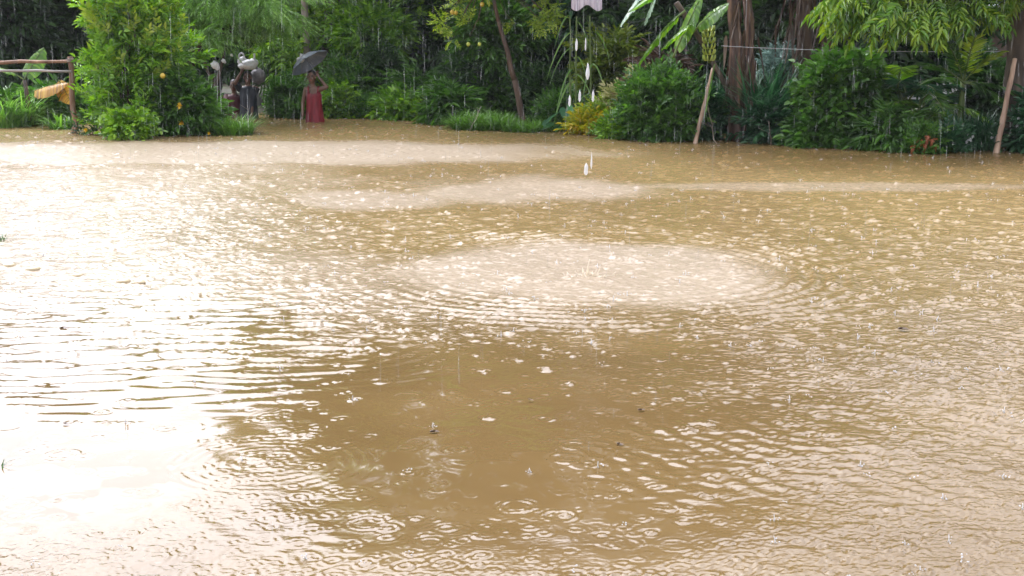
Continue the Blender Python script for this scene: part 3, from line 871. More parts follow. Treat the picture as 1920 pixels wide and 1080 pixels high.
def slat_crate():
    b = W(712, 218); b.y -= .0
    t = thing('slatted_crate', 'small grey slatted crate standing at the far water edge', 'crate', b)
    s = b.y / F_PX; Y = b.y - .1
    for k in range(3):
        m = MB()
        for yy in (193, 199, 205, 211):
            c = P(712, yy, Y + k * .18); m.box((c.x, Y + k * .18, c.z), (.46, .012, .028))
        m.build('slats', M_slat, t) if k < 2 else None
    for px in (692, 712, 733):
        m = MB(); c = P(px, 203, Y); m.box((c.x, Y + .09, .1), (.03, .26, .34)); m.build('post', M_slat, t)
slat_crate()
grass_clump('grass_bank', 'long bank of fresh green grass at the water edge, centre', 'grass', 905, 245, 130, 46, G['grass'], 101, n=2200, width=.02, spread=.45, droop=.6, dp=.6)
grass_clump('grass_bank', 'right part of the grass bank reaching the arching cane leaves', 'grass', 985, 248, 120, 34, G['grass'], 102, n=1700, width=.02, spread=.45, droop=.6, dp=.6)

def fruit_tree():
    Y = 24.6
    b = Vector((P(972, 180, Y).x + .1, Y, 0))
    rng = np.random.default_rng(110)
    t = thing('fruit_tree', 'citrus tree on a leaning brown trunk with yellow fruit hanging near the top edge', 'tree', b)
    wd = MB(); lf = MB()
    top = P(935, 40, Y)
    wd.tube(curve((b.x + .12, Y, -.5), P(965, 150, Y), 6, rng=rng, wob=.01), np.linspace(.07, .05, 6), 9)
    wd.tube(curve(P(965, 150, Y), top, 7, rng=rng, wob=.02), np.linspace(.05, .035, 7), 9)
    wd.tube(curve(top, P(905, -90, Y), 7, rng=rng, wob=.03), np.linspace(.035, .02, 7), 8)
    wd.tube(curve(P(915, -40, Y), P(862, 35, Y), 8, rng=rng, wob=.03), np.linspace(.02, .006, 8), 6)
    wd.tube(curve(P(915, -20, Y), P(880, 70, Y), 8, rng=rng, wob=.03), np.linspace(.015, .004, 8), 6)
    wd.tube(curve(P(905, -60, Y), P(1025, 40, Y), 8, rng=rng, wob=.03, sag=-.2), np.linspace(.02, .006, 8), 6)
    s = Y / F_PX
    for (px, py, r, n) in ((830, 47, 10, 3), (855, 8, 8, 2), (884, 45, 8, 2), (853, 70, 5, 1), (905, -5, 20, 2), (1028, 10, 12, 5), (1018, 42, 10, 4), (1040, 30, 10, 3), (965, 45, 8, 1)):
        pos, dirs, cc = clumps(rng, tuple(P(px, py, Y)), (r * s, r * s, r * s), n, 7, .05, .1, .2); scatter(lf, rng, 'small', pos, dirs, .65, .9)
        for c in cc[:2]: wd.tube(curve(P(905, -50, Y), c, 6, rng=rng, wob=.03), np.linspace(.01, .003, 6), 5)
    pos, dirs, cc = clumps(rng, tuple(P(930, -160, Y)), (1.3, 1.2, .8), 110, 12, .25, .3, .5); scatter(lf, rng, 'broad', pos, dirs, 1.0, 1.4, mi=1)
    wd.build('trunk', M_barkb, t); lf.build('crown', [G['lime'], G['mid']], t)
    for (px, py, r, mt) in ((848, 23, .042, M_fruit), (855, 24, .036, M_fruit), (878, 83, .035, M_limefruit), (899, 83, .033, M_limefruit), (827, 60, .028, M_limefruit), (846, 61, .025, M_limefruit), (904, 8, .04, M_fruit)):
        m = MB(); m.ellipsoid(P(px, py, Y - .08), (r, r, r * 1.05), 8, 10); m.build('fruit', mt, t)
fruit_tree()

def cane():
    b = W(1078, 247); b.y += .5; Y = b.y
    rng = np.random.default_rng(120)
    t = thing('cane_plant', 'tall cane plant with long arching pale leaves behind the falling drops', 'plant', b)
    m = MB()
    for px in (1072, 1080, 1110): m.tube(curve((P(px, 240, Y).x, Y, -.3), P(px + rng.integers(-6, 3), 30, Y), 8, rng=rng, wob=.01), np.linspace(.022, .012, 8), 7)
    m.build('stem', M_stem, t)
    m = MB()
    for (x0, y0, x1, y1) in ((1072, 130, 1040, 225), (1074, 140, 1115, 200), (1072, 60, 1025, 150), (1075, 90, 1030, 160), (1110, 120, 1138, 190), (1112, 120, 1090, 200), (1110, 60, 1145, 120), (1074, 150, 1035, 245), (1078, 40, 1110, 110), (1070, 30, 1040, 90), (1076, 110, 1100, 150)):
        a, c = np.array(P(x0, y0, Y)), np.array(P(x1, y1, Y - rng.uniform(0, .3)))
        ctl = (a + c) / 2 + np.array([0, 0, .32])
        n = 12; w = .022
        pts = [a * (1 - q) ** 2 + 2 * ctl * q * (1 - q) + c * q * q for q in np.linspace(0, 1, n)]
        V = []
        for i, p in enumerate(pts):
            ww = w * (1 - (i / (n - 1)) ** 2) + .002
            V += [p + np.array([-.7, .2, .3]) * ww, p + np.array([.7, -.2, .3]) * ww, ]
        m.add(V, [(2 * i, 2 * i + 1, 2 * i + 3, 2 * i + 2) for i in range(n - 1)])
    m.build('leaves', G['grass'], t)
cane()

def taro(label, px, py, spec, seed, mat=None, name='taro_plant', Y=None):
    b = W(px, py) if Y is None else Vector((P(px, py, Y).x, Y, 0))
    t = thing(name, label, 'plant', b + Vector((0, .2, 0)))
    rng = np.random.default_rng(seed)
    for (lx, ly, L, w, dx, dz) in spec:
        p = P(lx, ly, b.y + rng.uniform(-.05, .3))
        m = MB()
        m.tube(curve((b.x + rng.normal(0, .04), b.y + .2, -.3), p, 6, sag=-.05), np.linspace(.014, .007, 6), 6, mi=1)
        heart_leaf(m, p, (dx, -.75, dz), L, w, seed * 10 + int(lx), mi=0)
        m.build('leaf', [mat or G['taro'], M_stem], t)
    return t
taro('broad bluish green leaves at the foot of the cane plant', 1060, 248, [(1040, 215, .3, .24, -.6, -.4), (1062, 205, .34, .26, .2, -.7), (1085, 218, .3, .24, .5, -.5), (1050, 235, .28, .22, -.3, -.2), (1100, 205, .3, .22, .7, -.5), (1075, 235, .26, .2, .3, -.3), (1030, 230, .26, .2, -.5, -.3)], 131)
bush('croton_plant', 'low yellow and orange leaved plant at the water edge below the cane plant', 'plant', 1103, 252, 66, 30, 'mid', G['yellow'], 132, n=26, per=8, smin=.5, smax=.8)
bush('croton_plant', 'lime green plant rising between the yellow plant and the cream leaved shrub', 'plant', 1130, 250, 50, 55, 'mid', G['lime'], 133, n=22, per=8, smin=.6, smax=.9)
bush('variegated_shrub', 'shrub with cream and yellow variegated leaves left of the leaning bamboo prop', 'shrub', 1172, 250, 90, 112, 'mid', G['cream'], 134, n=34, per=7, smin=.5, smax=.8, dfac=.5)
bush('leafy_shrub', 'rounded mid green shrub in front of the cream leaved shrub', 'shrub', 1170, 260, 90, 42, 'small', G['bright'], 135, n=40, per=10)
bush('leafy_shrub', 'large rounded green shrub left of the leaning bamboo prop', 'shrub', 1245, 264, 175, 128, 'small', G['mid'], 136, n=130, per=10, crad=.2, smin=.8, smax=1.4)
bush('leafy_shrub', 'darker small leaved shrub just behind the bamboo prop', 'shrub', 1318, 262, 80, 95, 'small', G['deep'], 137, n=60, per=11)
bush('dry_brush', 'tangle of dry brown leaves above the large rounded shrub', 'brush', 1243, 160, 70, 65, 'long', G['dry'], 138, n=14, per=8, Y=23.6, low=.75)
bush('leafy_shrub', 'loose olive shrub behind the cream leaved shrub and the falling drops', 'shrub', 1145, 235, 130, 190, 'mid', G['olive'], 139, n=60, per=9, Y=25.5)

def big_banana():
    Y = 21.9
    b = Vector((P(1392, 262, Y).x, Y, 0))
    rng = np.random.default_rng(140)
    t = thing('banana_plant', 'banana clump with brown shaggy stems and a hanging bunch beside the bamboo prop', 'banana plant', b)
    for (x0, x1, r, dy, lab) in ((1396, 1370, .10, 0, None), (1370, 1384, .075, .35, None), (1416, 1398, .075, .3, None)):
        m = MB(); m.tube(curve((P(x0, 270, Y + dy).x, Y + dy, -.6), P(x1, -60, Y + dy), 14, rng=rng, wob=.008), np.linspace(r * 1.25, r * .8, 14) * rng.uniform(.9, 1.1, 14), 12, jitter=.1, rng=rng)
        m.build('trunk', M_banstem, t)
    # leaning dark fruiting stem
    m = MB(); m.tube(curve(P(1380, 198, Y - .1), P(1268, 5, Y - .3), 10, rng=rng, wob=.01, bend=(.05, 0, -.03)), np.linspace(.035, .045, 10), 9); m.build('fruiting_stem', M_bark, t)
    # dry sheaths on the stems
    m = MB()
    n = 55
    base = np.c_[P(1390, 100, Y).x + rng.normal(0, .15, n), np.full(n, Y) + rng.normal(0, .15, n), rng.uniform(.3, 2.4, n)]
    blades(m, rng, base, n, .5, .05, .15, .2, upb=-1.0); m.build('dry_sheaths', G['dry'], t)
    # bunch
    m = MB()
    st = P(1327, 50, Y - .3)
    m.tube([P(1322, 35, Y - .3), P(1330, 118, Y - .3)], .018, 7, mi=1)
    for h in range(6):
        c = P(1328 + h * .3, 58 + h * 11, Y - .3)
        for k in range(9):
            a = k * 6.283 / 9 + h * .3
            o = Vector((math.cos(a), math.sin(a), 0))
            m.tube([c + o * .02, c + o * .07 + Vector((0, 0, .0)), c + o * .095 + Vector((0, 0, .04)), c + o * .1 + Vector((0, 0, .085))], [.008, .015, .015, .005], 6)
    m.build('banana_bunch', [surf_mat('green_banana_skin', [(.3, (.2, .3, .04)), (.7, (.42, .46, .08))], .4, 9, bump=.1), M_stem], t)
    specs = [((1262, 108), (1300, 20), 1.1, .34, .05, 1.0, 'banana', None), ((1340, 120), (1325, 190), .75, .26, .1, .9, 'banana', 'single green blade hanging beside the prop'),
             ((1300, 60), (1345, 10), .8, .4, .2, .6, 'banana', None), ((1300, 45), (1265, 60), .6, .3, .3, .5, 'banana', None),
             ((1215, -25), (1160, 32), .62, .38, .25, .4, 'banana_pale', 'pale shiny leaf underside at the top edge'),
             ((1235, -20), (1205, 40), .5, .34, .2, .7, 'banana_pale', 'pale leaf tip pointing down at the top edge'),
             ((1372, -80), (1440, -190), 1.6, .5, .3, .3, 'banana', None), ((1372, -60), (1290, -60), 1.6, .5, .4, .3, 'banana', None),
             ((1372, -60), (1400, -160), 1.7, .5, .3, .3, 'banana', None), ((1285, 20), (1215, 70), .9, .3, .35, .5, 'banana', None)]
    for i, (p0, p1, L, w, dr, ro, mt, lab) in enumerate(specs):
        m = MB(); a = P(*p0, Y - .35 - .05 * i); c = P(*p1, Y - .5 - .05 * i)
        banana_leaf(m, a, c - a, L, w, dr, 200 + i, roll=ro, tear=.2, petiole=.08); m.build('leaf', [G[mt], M_stem], t, label=lab)
big_banana()

def prop(label, x0, y0, x1, y1, seed, r=.032, Y=None):
    rng = np.random.default_rng(seed)
    b = W(x0, y0)
    Yt = b.y + .25
    m = MB()
    n = 16
    pts = curve(b + (b - P(x1, y1, Yt)) * .35, P(x1, y1, Yt), n, rng=rng, wob=.006)
    rr = np.array([r * (1.12 if i % 4 == 0 else 1) for i in range(n)]) * np.linspace(1.1, .8, n)
    m.tube(pts, rr, 9)
    return tag(m.build('bamboo_prop', M_bamboo, None, loc=b), label, 'pole', 'leaning bamboo props')
prop('pale bamboo pole leaning in the water against the dark banana stem, centre right', 1303, 268, 1337, 128, 151)
prop('bamboo pole leaning on the dark trunk at the right edge', 1868, 287, 1903, 110, 152, .04)

bush('silvery_shrub', 'dark shrub topped with small silvery leaves between the two brown trunks', 'shrub', 1462, 150, 70, 55, 'small', G['silver'], 160, n=20, per=8, Y=23.0, low=1.0)
grass_clump('pandan_plant', 'dark pandan like plant with long narrow blades right of the banana stems', 'plant', 1440, 266, 90, 175, G['deep'], 161, n=420, width=.035, spread=.3, droop=.45, dp=.4)
grass_clump('pandan_plant', 'second dark long bladed plant, in front of the dark palm trunk', 'plant', 1490, 264, 70, 120, G['dark'], 162, n=260, width=.035, spread=.3, droop=.5, dp=.35, Y=22.5)
bush('leafy_shrub', 'low dark shrub between the pandan plant and the big taro leaf', 'shrub', 1462, 268, 80, 50, 'pinnate', G['deep'], 163, n=24, per=7)

def dark_palm():
    Y = 22.8; b = Vector((P(1505, 260, Y).x, Y, 0)); rng = np.random.default_rng(170)
    t = thing('dark_palm', 'shaggy dark palm trunk with hanging dry fronds left of the vine covered shrub', 'palm tree', b)
    m = MB(); m.tube(curve((b.x, Y, -.6), P(1512, -80, Y), 16, rng=rng, wob=.006), np.linspace(.09, .13, 16) * rng.uniform(.9, 1.12, 16), 12, jitter=.14, rng=rng); m.build('trunk', M_barkb, t)
    m = MB(); n = 110
    base = np.c_[P(1512, 50, Y).x + rng.normal(0, .22, n), Y + rng.normal(0, .15, n), rng.uniform(1.7, 2.9, n)]
    blades(m, rng, base, n, .8, .035, .25, .25, upb=-1.0); m.build('dry_fronds', G['dry'], t)
    for i in range(9):
        a = i * .7 + .3
        m = MB(); frond(m, (b.x + .05, Y, 3.0), (math.cos(a), math.sin(a) * .8, .35), 1.9, .4, .03, .65, 300 + i, n=30); m.build('frond', [G['dark'], M_stem], t)
dark_palm()

taro('big dark green taro leaf lying on the water in front of the dark palm trunk', 1500, 272, [(1515, 252, .5, .4, -.85, -.25), (1520, 262, .2, .16, .2, -.6), (1492, 262, .3, .22, -.4, -.3)], 171)
bush('vine_covered_shrub', 'tall shrub smothered in round leaved vine right of the dark palm trunk', 'shrub', 1580, 274, 150, 172, 'round', G['mid'], 172, n=180, per=10, dfac=.55)
bush('leafy_shrub', 'lighter leafy sprays on the front of the vine covered shrub', 'shrub', 1562, 255, 60, 95, 'round', G['bright'], 173, n=16, per=7, Y=20.9, low=.25)
m_ = MB(); q_ = W(1577, 275); rng_ = np.random.default_rng(9)
m_.tube(curve(q_ + Vector((0, 0, -.4)), P(1572, 190, q_.y), 9, rng=rng_, wob=.02), np.linspace(.035, .02, 9), 8, jitter=.1, rng=rng_)
tag(m_.build('dead_stump', M_barkb, None, loc=q_), 'thin brown dead stem in front of the vine covered shrub', 'stump')
taro('group of green taro leaves at the water right of the thin dead stem', 1625, 276, [(1600, 245, .3, .25, -.3, -.6), (1622, 235, .34, .28, .2, -.7), (1645, 240, .36, .28, .4, -.6), (1615, 262, .3, .24, -.2, -.3), (1650, 260, .3, .22, .5, -.4), (1590, 262, .26, .2, -.5, -.4), (1665, 225, .3, .25, .5, -.6)], 174, G['mid'])

def areca():
    Y = 20.9; b = Vector((P(1700, 270, Y).x, Y, 0)); rng = np.random.default_rng(180)
    t = thing('feather_palm', 'low feather palm with many arching green fronds, right of the vine shrub', 'palm', b)
    m = MB()
    for k in range(6):
        x = b.x + rng.normal(0, .15); m.tube([(x, Y + .1, -.4), (x + rng.normal(0, .05), Y, .7)], [.03, .02], 7)
    m.build('stem', M_stem, t)
    for i in range(30):
        a = i * 2.399; el = rng.uniform(.25, 1.3)
        m = MB(); base = (b.x + rng.normal(0, .12), Y + rng.normal(0, .1), rng.uniform(.05, .8))
        frond(m, base, (math.cos(a), math.sin(a) * .7, el), rng.uniform(.85, 1.35), .3, .022, .55, 400 + i, n=30)
        m.build('frond', [G['bright'] if i % 5 == 0 else (G['mid'] if i % 5 < 3 else G['deep']), M_stem], t)
areca()
def yellow_palm():
    Y = 20.6; b = Vector((P(1800, 280, Y).x, Y, 0)); rng = np.random.default_rng(181)
    t = thing('slender_palm', 'slender palm with a green trunk and yellow green frond right of the orange flowers', 'palm', b)
    m = MB(); m.tube(curve((P(1798, 280, Y).x, Y, -.5), P(1806, 150, Y), 10, rng=rng, wob=.01), np.linspace(.055, .04, 10), 9); m.build('trunk', M_stem, t)
    for i, (x1, y1, L) in enumerate(((1825, 60, 1.0), (1850, 100, .9), (1780, 50, .9), (1870, 150, .8), (1760, 110, .8), (1840, 160, .6))):
        m = MB(); a = P(1806, 155, Y - .02 * i); c = P(x1, y1, Y - .2); frond(m, a, c - a, L, .26, .022, .3, 450 + i, n=28); m.build('frond', [G['lime'] if i < 2 else G['mid'], M_stem], t)
yellow_palm()
grass_clump('grass_clump', 'tall bright grass clump at the foot of the slender palm', 'grass', 1780, 284, 55, 70, G['grass'], 182, n=500, width=.014, spread=.2, droop=.35, dp=.25)
grass_clump('grass_clump', 'dark bladed clump right of the slender palm, by the white flowers', 'grass', 1840, 283, 80, 95, G['deep'], 183, n=500, width=.02, spread=.3, droop=.45, dp=.35)
bush('leafy_shrub', 'dark shrub behind the bladed clump near the right edge', 'shrub', 1850, 270, 100, 150, 'mid', G['dark'], 184, n=60, per=10, Y=22.2)
bush('leafy_shrub', 'small dark shrub in the water at the right edge', 'shrub', 1965, 286, 80, 110, 'mid', G['deep'], 185, n=30, per=8)
ix = bush('flowering_shrub', 'low shrub with orange red flower heads at the water edge on the right', 'shrub', 1732, 287, 64, 34, 'small', G['mid'], 186, n=22, per=8)
for i, (a, b_) in enumerate(((1740, 256), (1712, 275), (1755, 273), (1725, 266), (1735, 272), (1748, 262))):
    m = MB(); q = W(1732, 287)
    rng_ = np.random.default_rng(500 + i)
    ctr = P(a, b_, q.y - .16); m.tube([ctr + Vector((0, .06, -.12)), ctr], .02, 6)
    for k in range(7): blossom(m, ctr + Vector(rng_.normal(0, .022, 3)), .022, 510 + i * 10 + k, 4)
    m.build('flower_head', M_orange, ix)
for i, (a, b_, lab) in enumerate(((1818, 258, 'white flowers on a dark stem right of the slender palm'), (1863, 257, 'white flowers close to the foot of the right bamboo pole'), (1905, 230, 'faint white flowers at the right edge behind the bamboo pole'))):
    q = W(a, 285); t = thing('white_flower_plant', lab, 'plant', q)
    m = MB(); rng_ = np.random.default_rng(600 + i)
    pts = [P(a, b_, q.y) + Vector(rng_.normal(0, .035, 3)) for _ in range(7 if i < 2 else 4)]
    for k, p in enumerate(pts):
        m = MB(); blossom(m, p, .035, 610 + i * 10 + k, 5); m.build('flower', M_wpetal, t)
    m = MB()
    for p in pts: m.tube(curve(q + Vector((0, 0, -.3)), p, 5), .004, 5)
    pos = np.array([list(q + (p - q) * .6) for p in pts]); scatter(m, rng_, 'small', pos, rng_.normal(size=pos.shape), .6, .9)
    m.build('stem', G['deep'], t)

def overhang_tree():
    Y = 20.0; rng = np.random.default_rng(190)
    b = Vector((P(2060, 280, Y).x, Y + .6, 0))
    t = thing('overhanging_tree', 'tree with long drooping yellow green leaves hanging into the top right corner', 'tree', b)
    lf = MB(); wd = MB(); s = Y / F_PX
    hub = P(1990, -70, Y)
    wd.tube(curve((b.x, b.y, -.5), hub, 10, rng=rng, wob=.015), np.linspace(.16, .1, 10), 10, jitter=.1, rng=rng)
    for (px, py, rx, ry, n) in ((1605, 5, 20, 14, 4), (1665, 12, 40, 20, 7), (1735, -2, 40, 18, 7), (1790, 10, 30, 22, 6), (1745, 30, 20, 10, 2), (1915, 5, 14, 20, 3), (1640, -25, 60, 12, 6), (1628, 40, 8, 6, 1), (1690, 40, 10, 8, 1), (1850, -60, 40, 10, 3), (1760, -90, 200, 25, 40)):
        c = P(px, py, Y)
        pos, dirs, cc = clumps(rng, tuple(c), (rx * s, .5, ry * s), n, 7, .12, -.1, .4)
        dirs[:, 2] = np.abs(dirs[:, 2]) * .3 - .35; dirs[:, 0] -= .25
        scatter(lf, rng, 'pinnate', pos, dirs, .75, 1.1, rollv=.35)
        wd.tube(curve(hub, c, 9, rng=rng, wob=.015, sag=-.15), np.linspace(.035, .008, 9), 6)
    wd.build('trunk', M_bark, t); lf.build('crown', leaf_mat('drooping_leaf', greens((.06, .14, .02), (.12, .26, .03), (.26, .38, .04))), t)
overhang_tree()

def right_trunk():
    Y = 20.6; rng = np.random.default_rng(195); b = Vector((P(1900, 280, Y).x, Y, 0))
    t = thing('tree', 'thick dark trunk at the right edge behind the bamboo pole', 'tree', b, 'trees with bare trunks')
    m = MB(); m.tube(curve((P(1898, 280, Y).x, Y, -.6), P(1915, -80, Y), 12, rng=rng, wob=.01), np.linspace(.15, .14, 12), 12, jitter=.12, rng=rng)
    m.build('trunk', M_bark, t)
    lf = MB(); pos, dirs, cc = clumps(rng, (b.x + .2, Y + .2, 3.2), (1.2, 1.0, .6), 60, 10, .3, .2, .5); scatter(lf, rng, 'mid', pos, dirs, 1, 1.4); lf.build('crown', G['mid'], t)
right_trunk()

def wire():
    m = MB(); a = P(1352, 86, 21.6); b = P(2000, 95, 20.4)
    c = P(1640, 96, 21.0)
    pts = [a * (1 - q) ** 2 + (c * 2 - (a + b) / 2) * 2 * q * (1 - q) + b * q * q for q in np.linspace(0, 1, 24)]
    m.tube(pts, .0055, 6)
    tag(m.build('line_wire', M_metal, None, loc=a), 'thin grey wire strung from the banana stems to the right edge', 'wire')
wire()

def hanging_cloth():
    a = P(1100, -20, 24.0); m = MB(); nx, nz = 30, 14; V = []
    for j in range(nz):
        for i in range(nx):
            u, v = i / (nx - 1), j / (nz - 1)
            V.append((a.x + (u - .5) * .52, a.y + .03 * math.sin(u * 30) * (.4 + v), a.z - v * (.33 + .05 * math.sin(u * 9)) + .02))
    for k in (0, 1):
        m.add(np.array(V) + np.array([0, .006 * k, 0]), [(j * nx + i, j * nx + i + 1, (j + 1) * nx + i + 1, (j + 1) * nx + i) for j in range(nz - 1) for i in range(nx - 1)])
    tag(m.build('hanging_cloth', M_cloth, None, loc=a), 'pale mauve cloth hanging at the top edge above the falling drops', 'cloth')
    m = MB(); m.tube([P(1000, -20, 24.0), P(1240, -20, 24.0)], .012, 6)
    tag(m.build('drying_pole', M_bamboo, None, loc=a), 'thin pole carrying the pale mauve cloth', 'pole')
hanging_cloth()

def house():
    Y = 33.0; c = P(1862, 42, Y)
    t = thing('house', 'pale house glimpsed through the leaves at the top right', 'house', (c.x, Y, .1))
    w, d, h = 5.0, 4.0, c.z
    m = MB(); m.box((c.x, Y + d / 2, h / 2), (w, d, h)); m.build('wall', M_wall, t, smooth=False)
    m = MB()
    x0, x1 = c.x - w / 2 - .3, c.x + w / 2 + .3
    yy = [Y - .45, Y + d / 2, Y + d + .45]; zz = [h + .03, h + 1.1, h + .03]
    n = 60; V = []
    for k in range(3):
        for i in range(n + 1):
            V.append((x0 + (x1 - x0) * i / n, yy[k], zz[k] + .018 * math.cos(i * 1.6)))
    V2 = [(x, y, z - .05) for x, y, z in V]
    f = [(k * (n + 1) + i, k * (n + 1) + i + 1, (k + 1) * (n + 1) + i + 1, (k + 1) * (n + 1) + i) for k in range(2) for i in range(n)]
    m.add(V, f); m.add(V2, f); r = m.build('roof', M_roof, t, smooth=False)
    m = MB(); m.box((c.x, Y - .47, h - .02), (w + .7, .03, .12)); m.build('eave_board', M_frame, r, smooth=False)
    for dx in (-1.4, 1.5):
        m = MB()
        for sx, sz, bx, bz in ((-.45, 0, .07, 1.0), (.45, 0, .07, 1.0), (0, .5, .97, .07), (0, -.5, .97, .07), (0, 0, .05, .93)):
            m.box((c.x + dx + sx, Y - .02, 1.1 + sz), (bx, .08, bz))
        wd = m.build('window', M_frame, t, smooth=False)
        m = MB(); m.box((c.x + dx, Y - .006, 1.1), (.83, .01, .93)); m.build('pane', M_glass, wd, smooth=False)
    m = MB(); m.box((c.x + .1, Y - .03, .95), (.85, .06, 1.8)); m.build('door', M_frame, t, smooth=False)
house()

# plant tips at the left frame edge, near
grass_clump('grass_tuft', 'dark grass tips poking in at the left edge over pale water', 'grass', -12, 452, 44, 34, G['dark'], 198, n=60, width=.008, spread=.5, droop=.4, dp=.06)
grass_clump('grass_tuft', 'grass blades at the lower left corner of the water', 'grass', -32, 890, 60, 50, G['dark'], 199, n=30, width=.006, spread=.5, droop=.5, dp=.05)

# ================================================================ PEOPLE
def body_mesh(parent, segs, head, facing, hands, mat=M_skin, vox=.0065):
    """segs: list of (points, radii) limb chains; head: centre; hands: (wrist, palm dir, across dir, curl)"""
    m = MB()
    for pts, rad in segs:
        pts = [Vector(p) for p in pts]
        # subdivide for smooth taper
        P2, R2 = [], []
        for i in range(len(pts) - 1):
            for k in range(4):
                q = k / 4; P2.append(pts[i].lerp(pts[i + 1], q)); R2.append(rad[i] * (1 - q) + rad[i + 1] * q)
        P2.append(pts[-1]); R2.append(rad[-1])
        m.tube(P2, R2, 14)
        for p, r in zip(pts, rad): m.ellipsoid(p, (r, r, r), 8, 12)
    H = Vector(head); f = Vector(facing).normalized(); rt = f.cross(Vector((0, 0, 1))).normalized()
    m.ellipsoid(H + Vector((0, 0, .03)) - f * .01, (.074, .09, .088), 12, 16)
    m.ellipsoid(H + f * .022 + Vector((0, 0, -.045)), (.054, .062, .066), 10, 14)
    m.ellipsoid(H + f * .05 + Vector((0, 0, -.092)), (.026, .024, .02), 8, 10)
    m.tube([H + f * .078 + Vector((0, 0, .02)), H + f * .1 + Vector((0, 0, -.022)), H + f * .082 + Vector((0, 0, -.032))], [.008, .015, .011], 8)
    m.ellipsoid(H + f * .08 + Vector((0, 0, -.058)), (.024, .012, .009), 6, 10)
    for s in (-1, 1):
        m.ellipsoid(H + rt * .076 * s + Vector((0, 0, -.01)), (.012, .018, .03), 6, 8)
        m.ellipsoid(H + rt * .03 * s + f * .072 + Vector((0, 0, .03)), (.024, .012, .008), 6, 8)
    for (wr, d, ac, curl) in hands:
        wr, d, ac = Vector(wr), Vector(d).normalized(), Vector(ac).normalized()
        nrm = d.cross(ac)
        m.tube([wr, wr + d * .045, wr + d * .085], [.024, .03, .028], 10)
        m.ellipsoid(wr + d * .06, (.03, .03, .036), 8, 10)
        for k, ln in enumerate((.066, .075, .07, .055)):
            o = wr + d * .08 + ac * (.031 - .0205 * k)
            p1 = o + d * ln * .5 + nrm * curl * .012
            p2 = p1 + (d * (1 - curl) + nrm * curl).normalized() * ln * .35
            p3 = p2 + (d * (1 - 1.6 * curl) + nrm * curl * 1.5).normalized() * ln * .3
            m.tube([o, p1, p2, p3], [.0105, .0098, .009, .0078], 8); m.ellipsoid(p3, (.0078,) * 3, 5, 7)
        o = wr + d * .03 + ac * .026
        m.tube([o, o + (ac + d * .8).normalized() * .035, o + (ac * .6 + d).normalized() * .062], [.013, .011, .009], 8)
    tmp = m.build('tmp_body', mat, None)
    md = tmp.modifiers.new('r', 'REMESH'); md.mode = 'VOXEL'; md.voxel_size = vox; md.use_smooth_shade = True
    md2 = tmp.modifiers.new('s', 'SMOOTH'); md2.factor = .5; md2.iterations = 2
    dg = bpy.context.evaluated_depsgraph_get()
    me = bpy.data.meshes.new_from_object(tmp.evaluated_get(dg))
    bpy.data.objects.remove(tmp)
    me.materials.clear()
    for mm in (mat, M_lip, M_eye): me.materials.append(mm)
    n = len(me.polygons); c = np.zeros(n * 3); me.polygons.foreach_get('center', c); c = c.reshape(-1, 3)
    rel = c - np.array(list(H)); fx = rel @ np.array(list(f)); rx = rel @ np.array(list(rt)); rz = rel[:, 2]
    mi = np.zeros(n, dtype=np.int32)
    mi[(fx > .05) & (np.abs(rz + .058) < .009) & (np.abs(rx) < .024)] = 1
    mi[(fx > .04) & (np.abs(rz - .012) < .0085) & (np.abs(np.abs(rx) - .031) < .015)] = 2
    mi[(fx > .04) & (np.abs(rz - .034) < .005) & (np.abs(np.abs(rx) - .031) < .02)] = 2
    me.polygons.foreach_set('material_index', mi); me.polygons.foreach_set('use_smooth', np.ones(n, dtype=bool))
    off = wloc(parent); me.transform(Matrix.Translation(-off))
    o = bpy.data.objects.new('body', me); col.objects.link(o); o.parent = parent
    return o

def garment(parent, name, mat, rings, seed=0, fold=.06, nf=11, seg=40):
    """rings: (cx, cy, z, rx, ry)"""
    rng = np.random.default_rng(seed); m = MB(); V = []
    R = []
    for i in range(len(rings) - 1):
        for k in range(4): R.append([a * (1 - k / 4) + b * k / 4 for a, b in zip(rings[i], rings[i + 1])])
    R.append(list(rings[-1]))
    ph = rng.uniform(0, 6.28, 3)
    zt = R[0][2]
    for (cx, cy, z, rx, ry) in R:
        fa = fold * min(1, (zt - z) * 2.2)
        for k in range(seg):
            a = 2 * math.pi * k / seg
            s = 1 + fa * (.6 * math.sin(nf * a + ph[0] + z * 1.5) + .4 * math.sin((nf - 4) * a + ph[1] - z * 3)) + .01 * math.sin(z * 40 + 3 * a)
            V.append((cx + rx * s * math.cos(a), cy + ry * s * math.sin(a), z))
    n = len(R)
    m.add(V, [(i * seg + k, i * seg + (k + 1) % seg, (i + 1) * seg + (k + 1) % seg, (i + 1) * seg + k) for i in range(n - 1) for k in range(seg)])
    return m, m

def hair_cap(parent, head, facing, bun=True, length=.0):
    H = Vector(head); f = Vector(facing).normalized(); m = MB()
    def warp(p): return 1.0 + .02 * math.sin(p[0] * 40)
    m.ellipsoid(H + Vector((0, 0, .046)) - f * .024, (.083, .092, .084), 14, 18, warp=warp)
    m.ellipsoid(H + Vector((0, 0, -.02)) - f * .045, (.074, .06, .085), 12, 14)
    if bun: m.ellipsoid(H - f * .12 + Vector((0, 0, -.01)), (.045, .045, .045), 10, 12)
    if length: m.tube([H - f * .07 + Vector((0, 0, -.02)), H - f * .1 + Vector((0, 0, -length))], [.05, .02], 10)
    return m.build('hair', M_hair, parent)

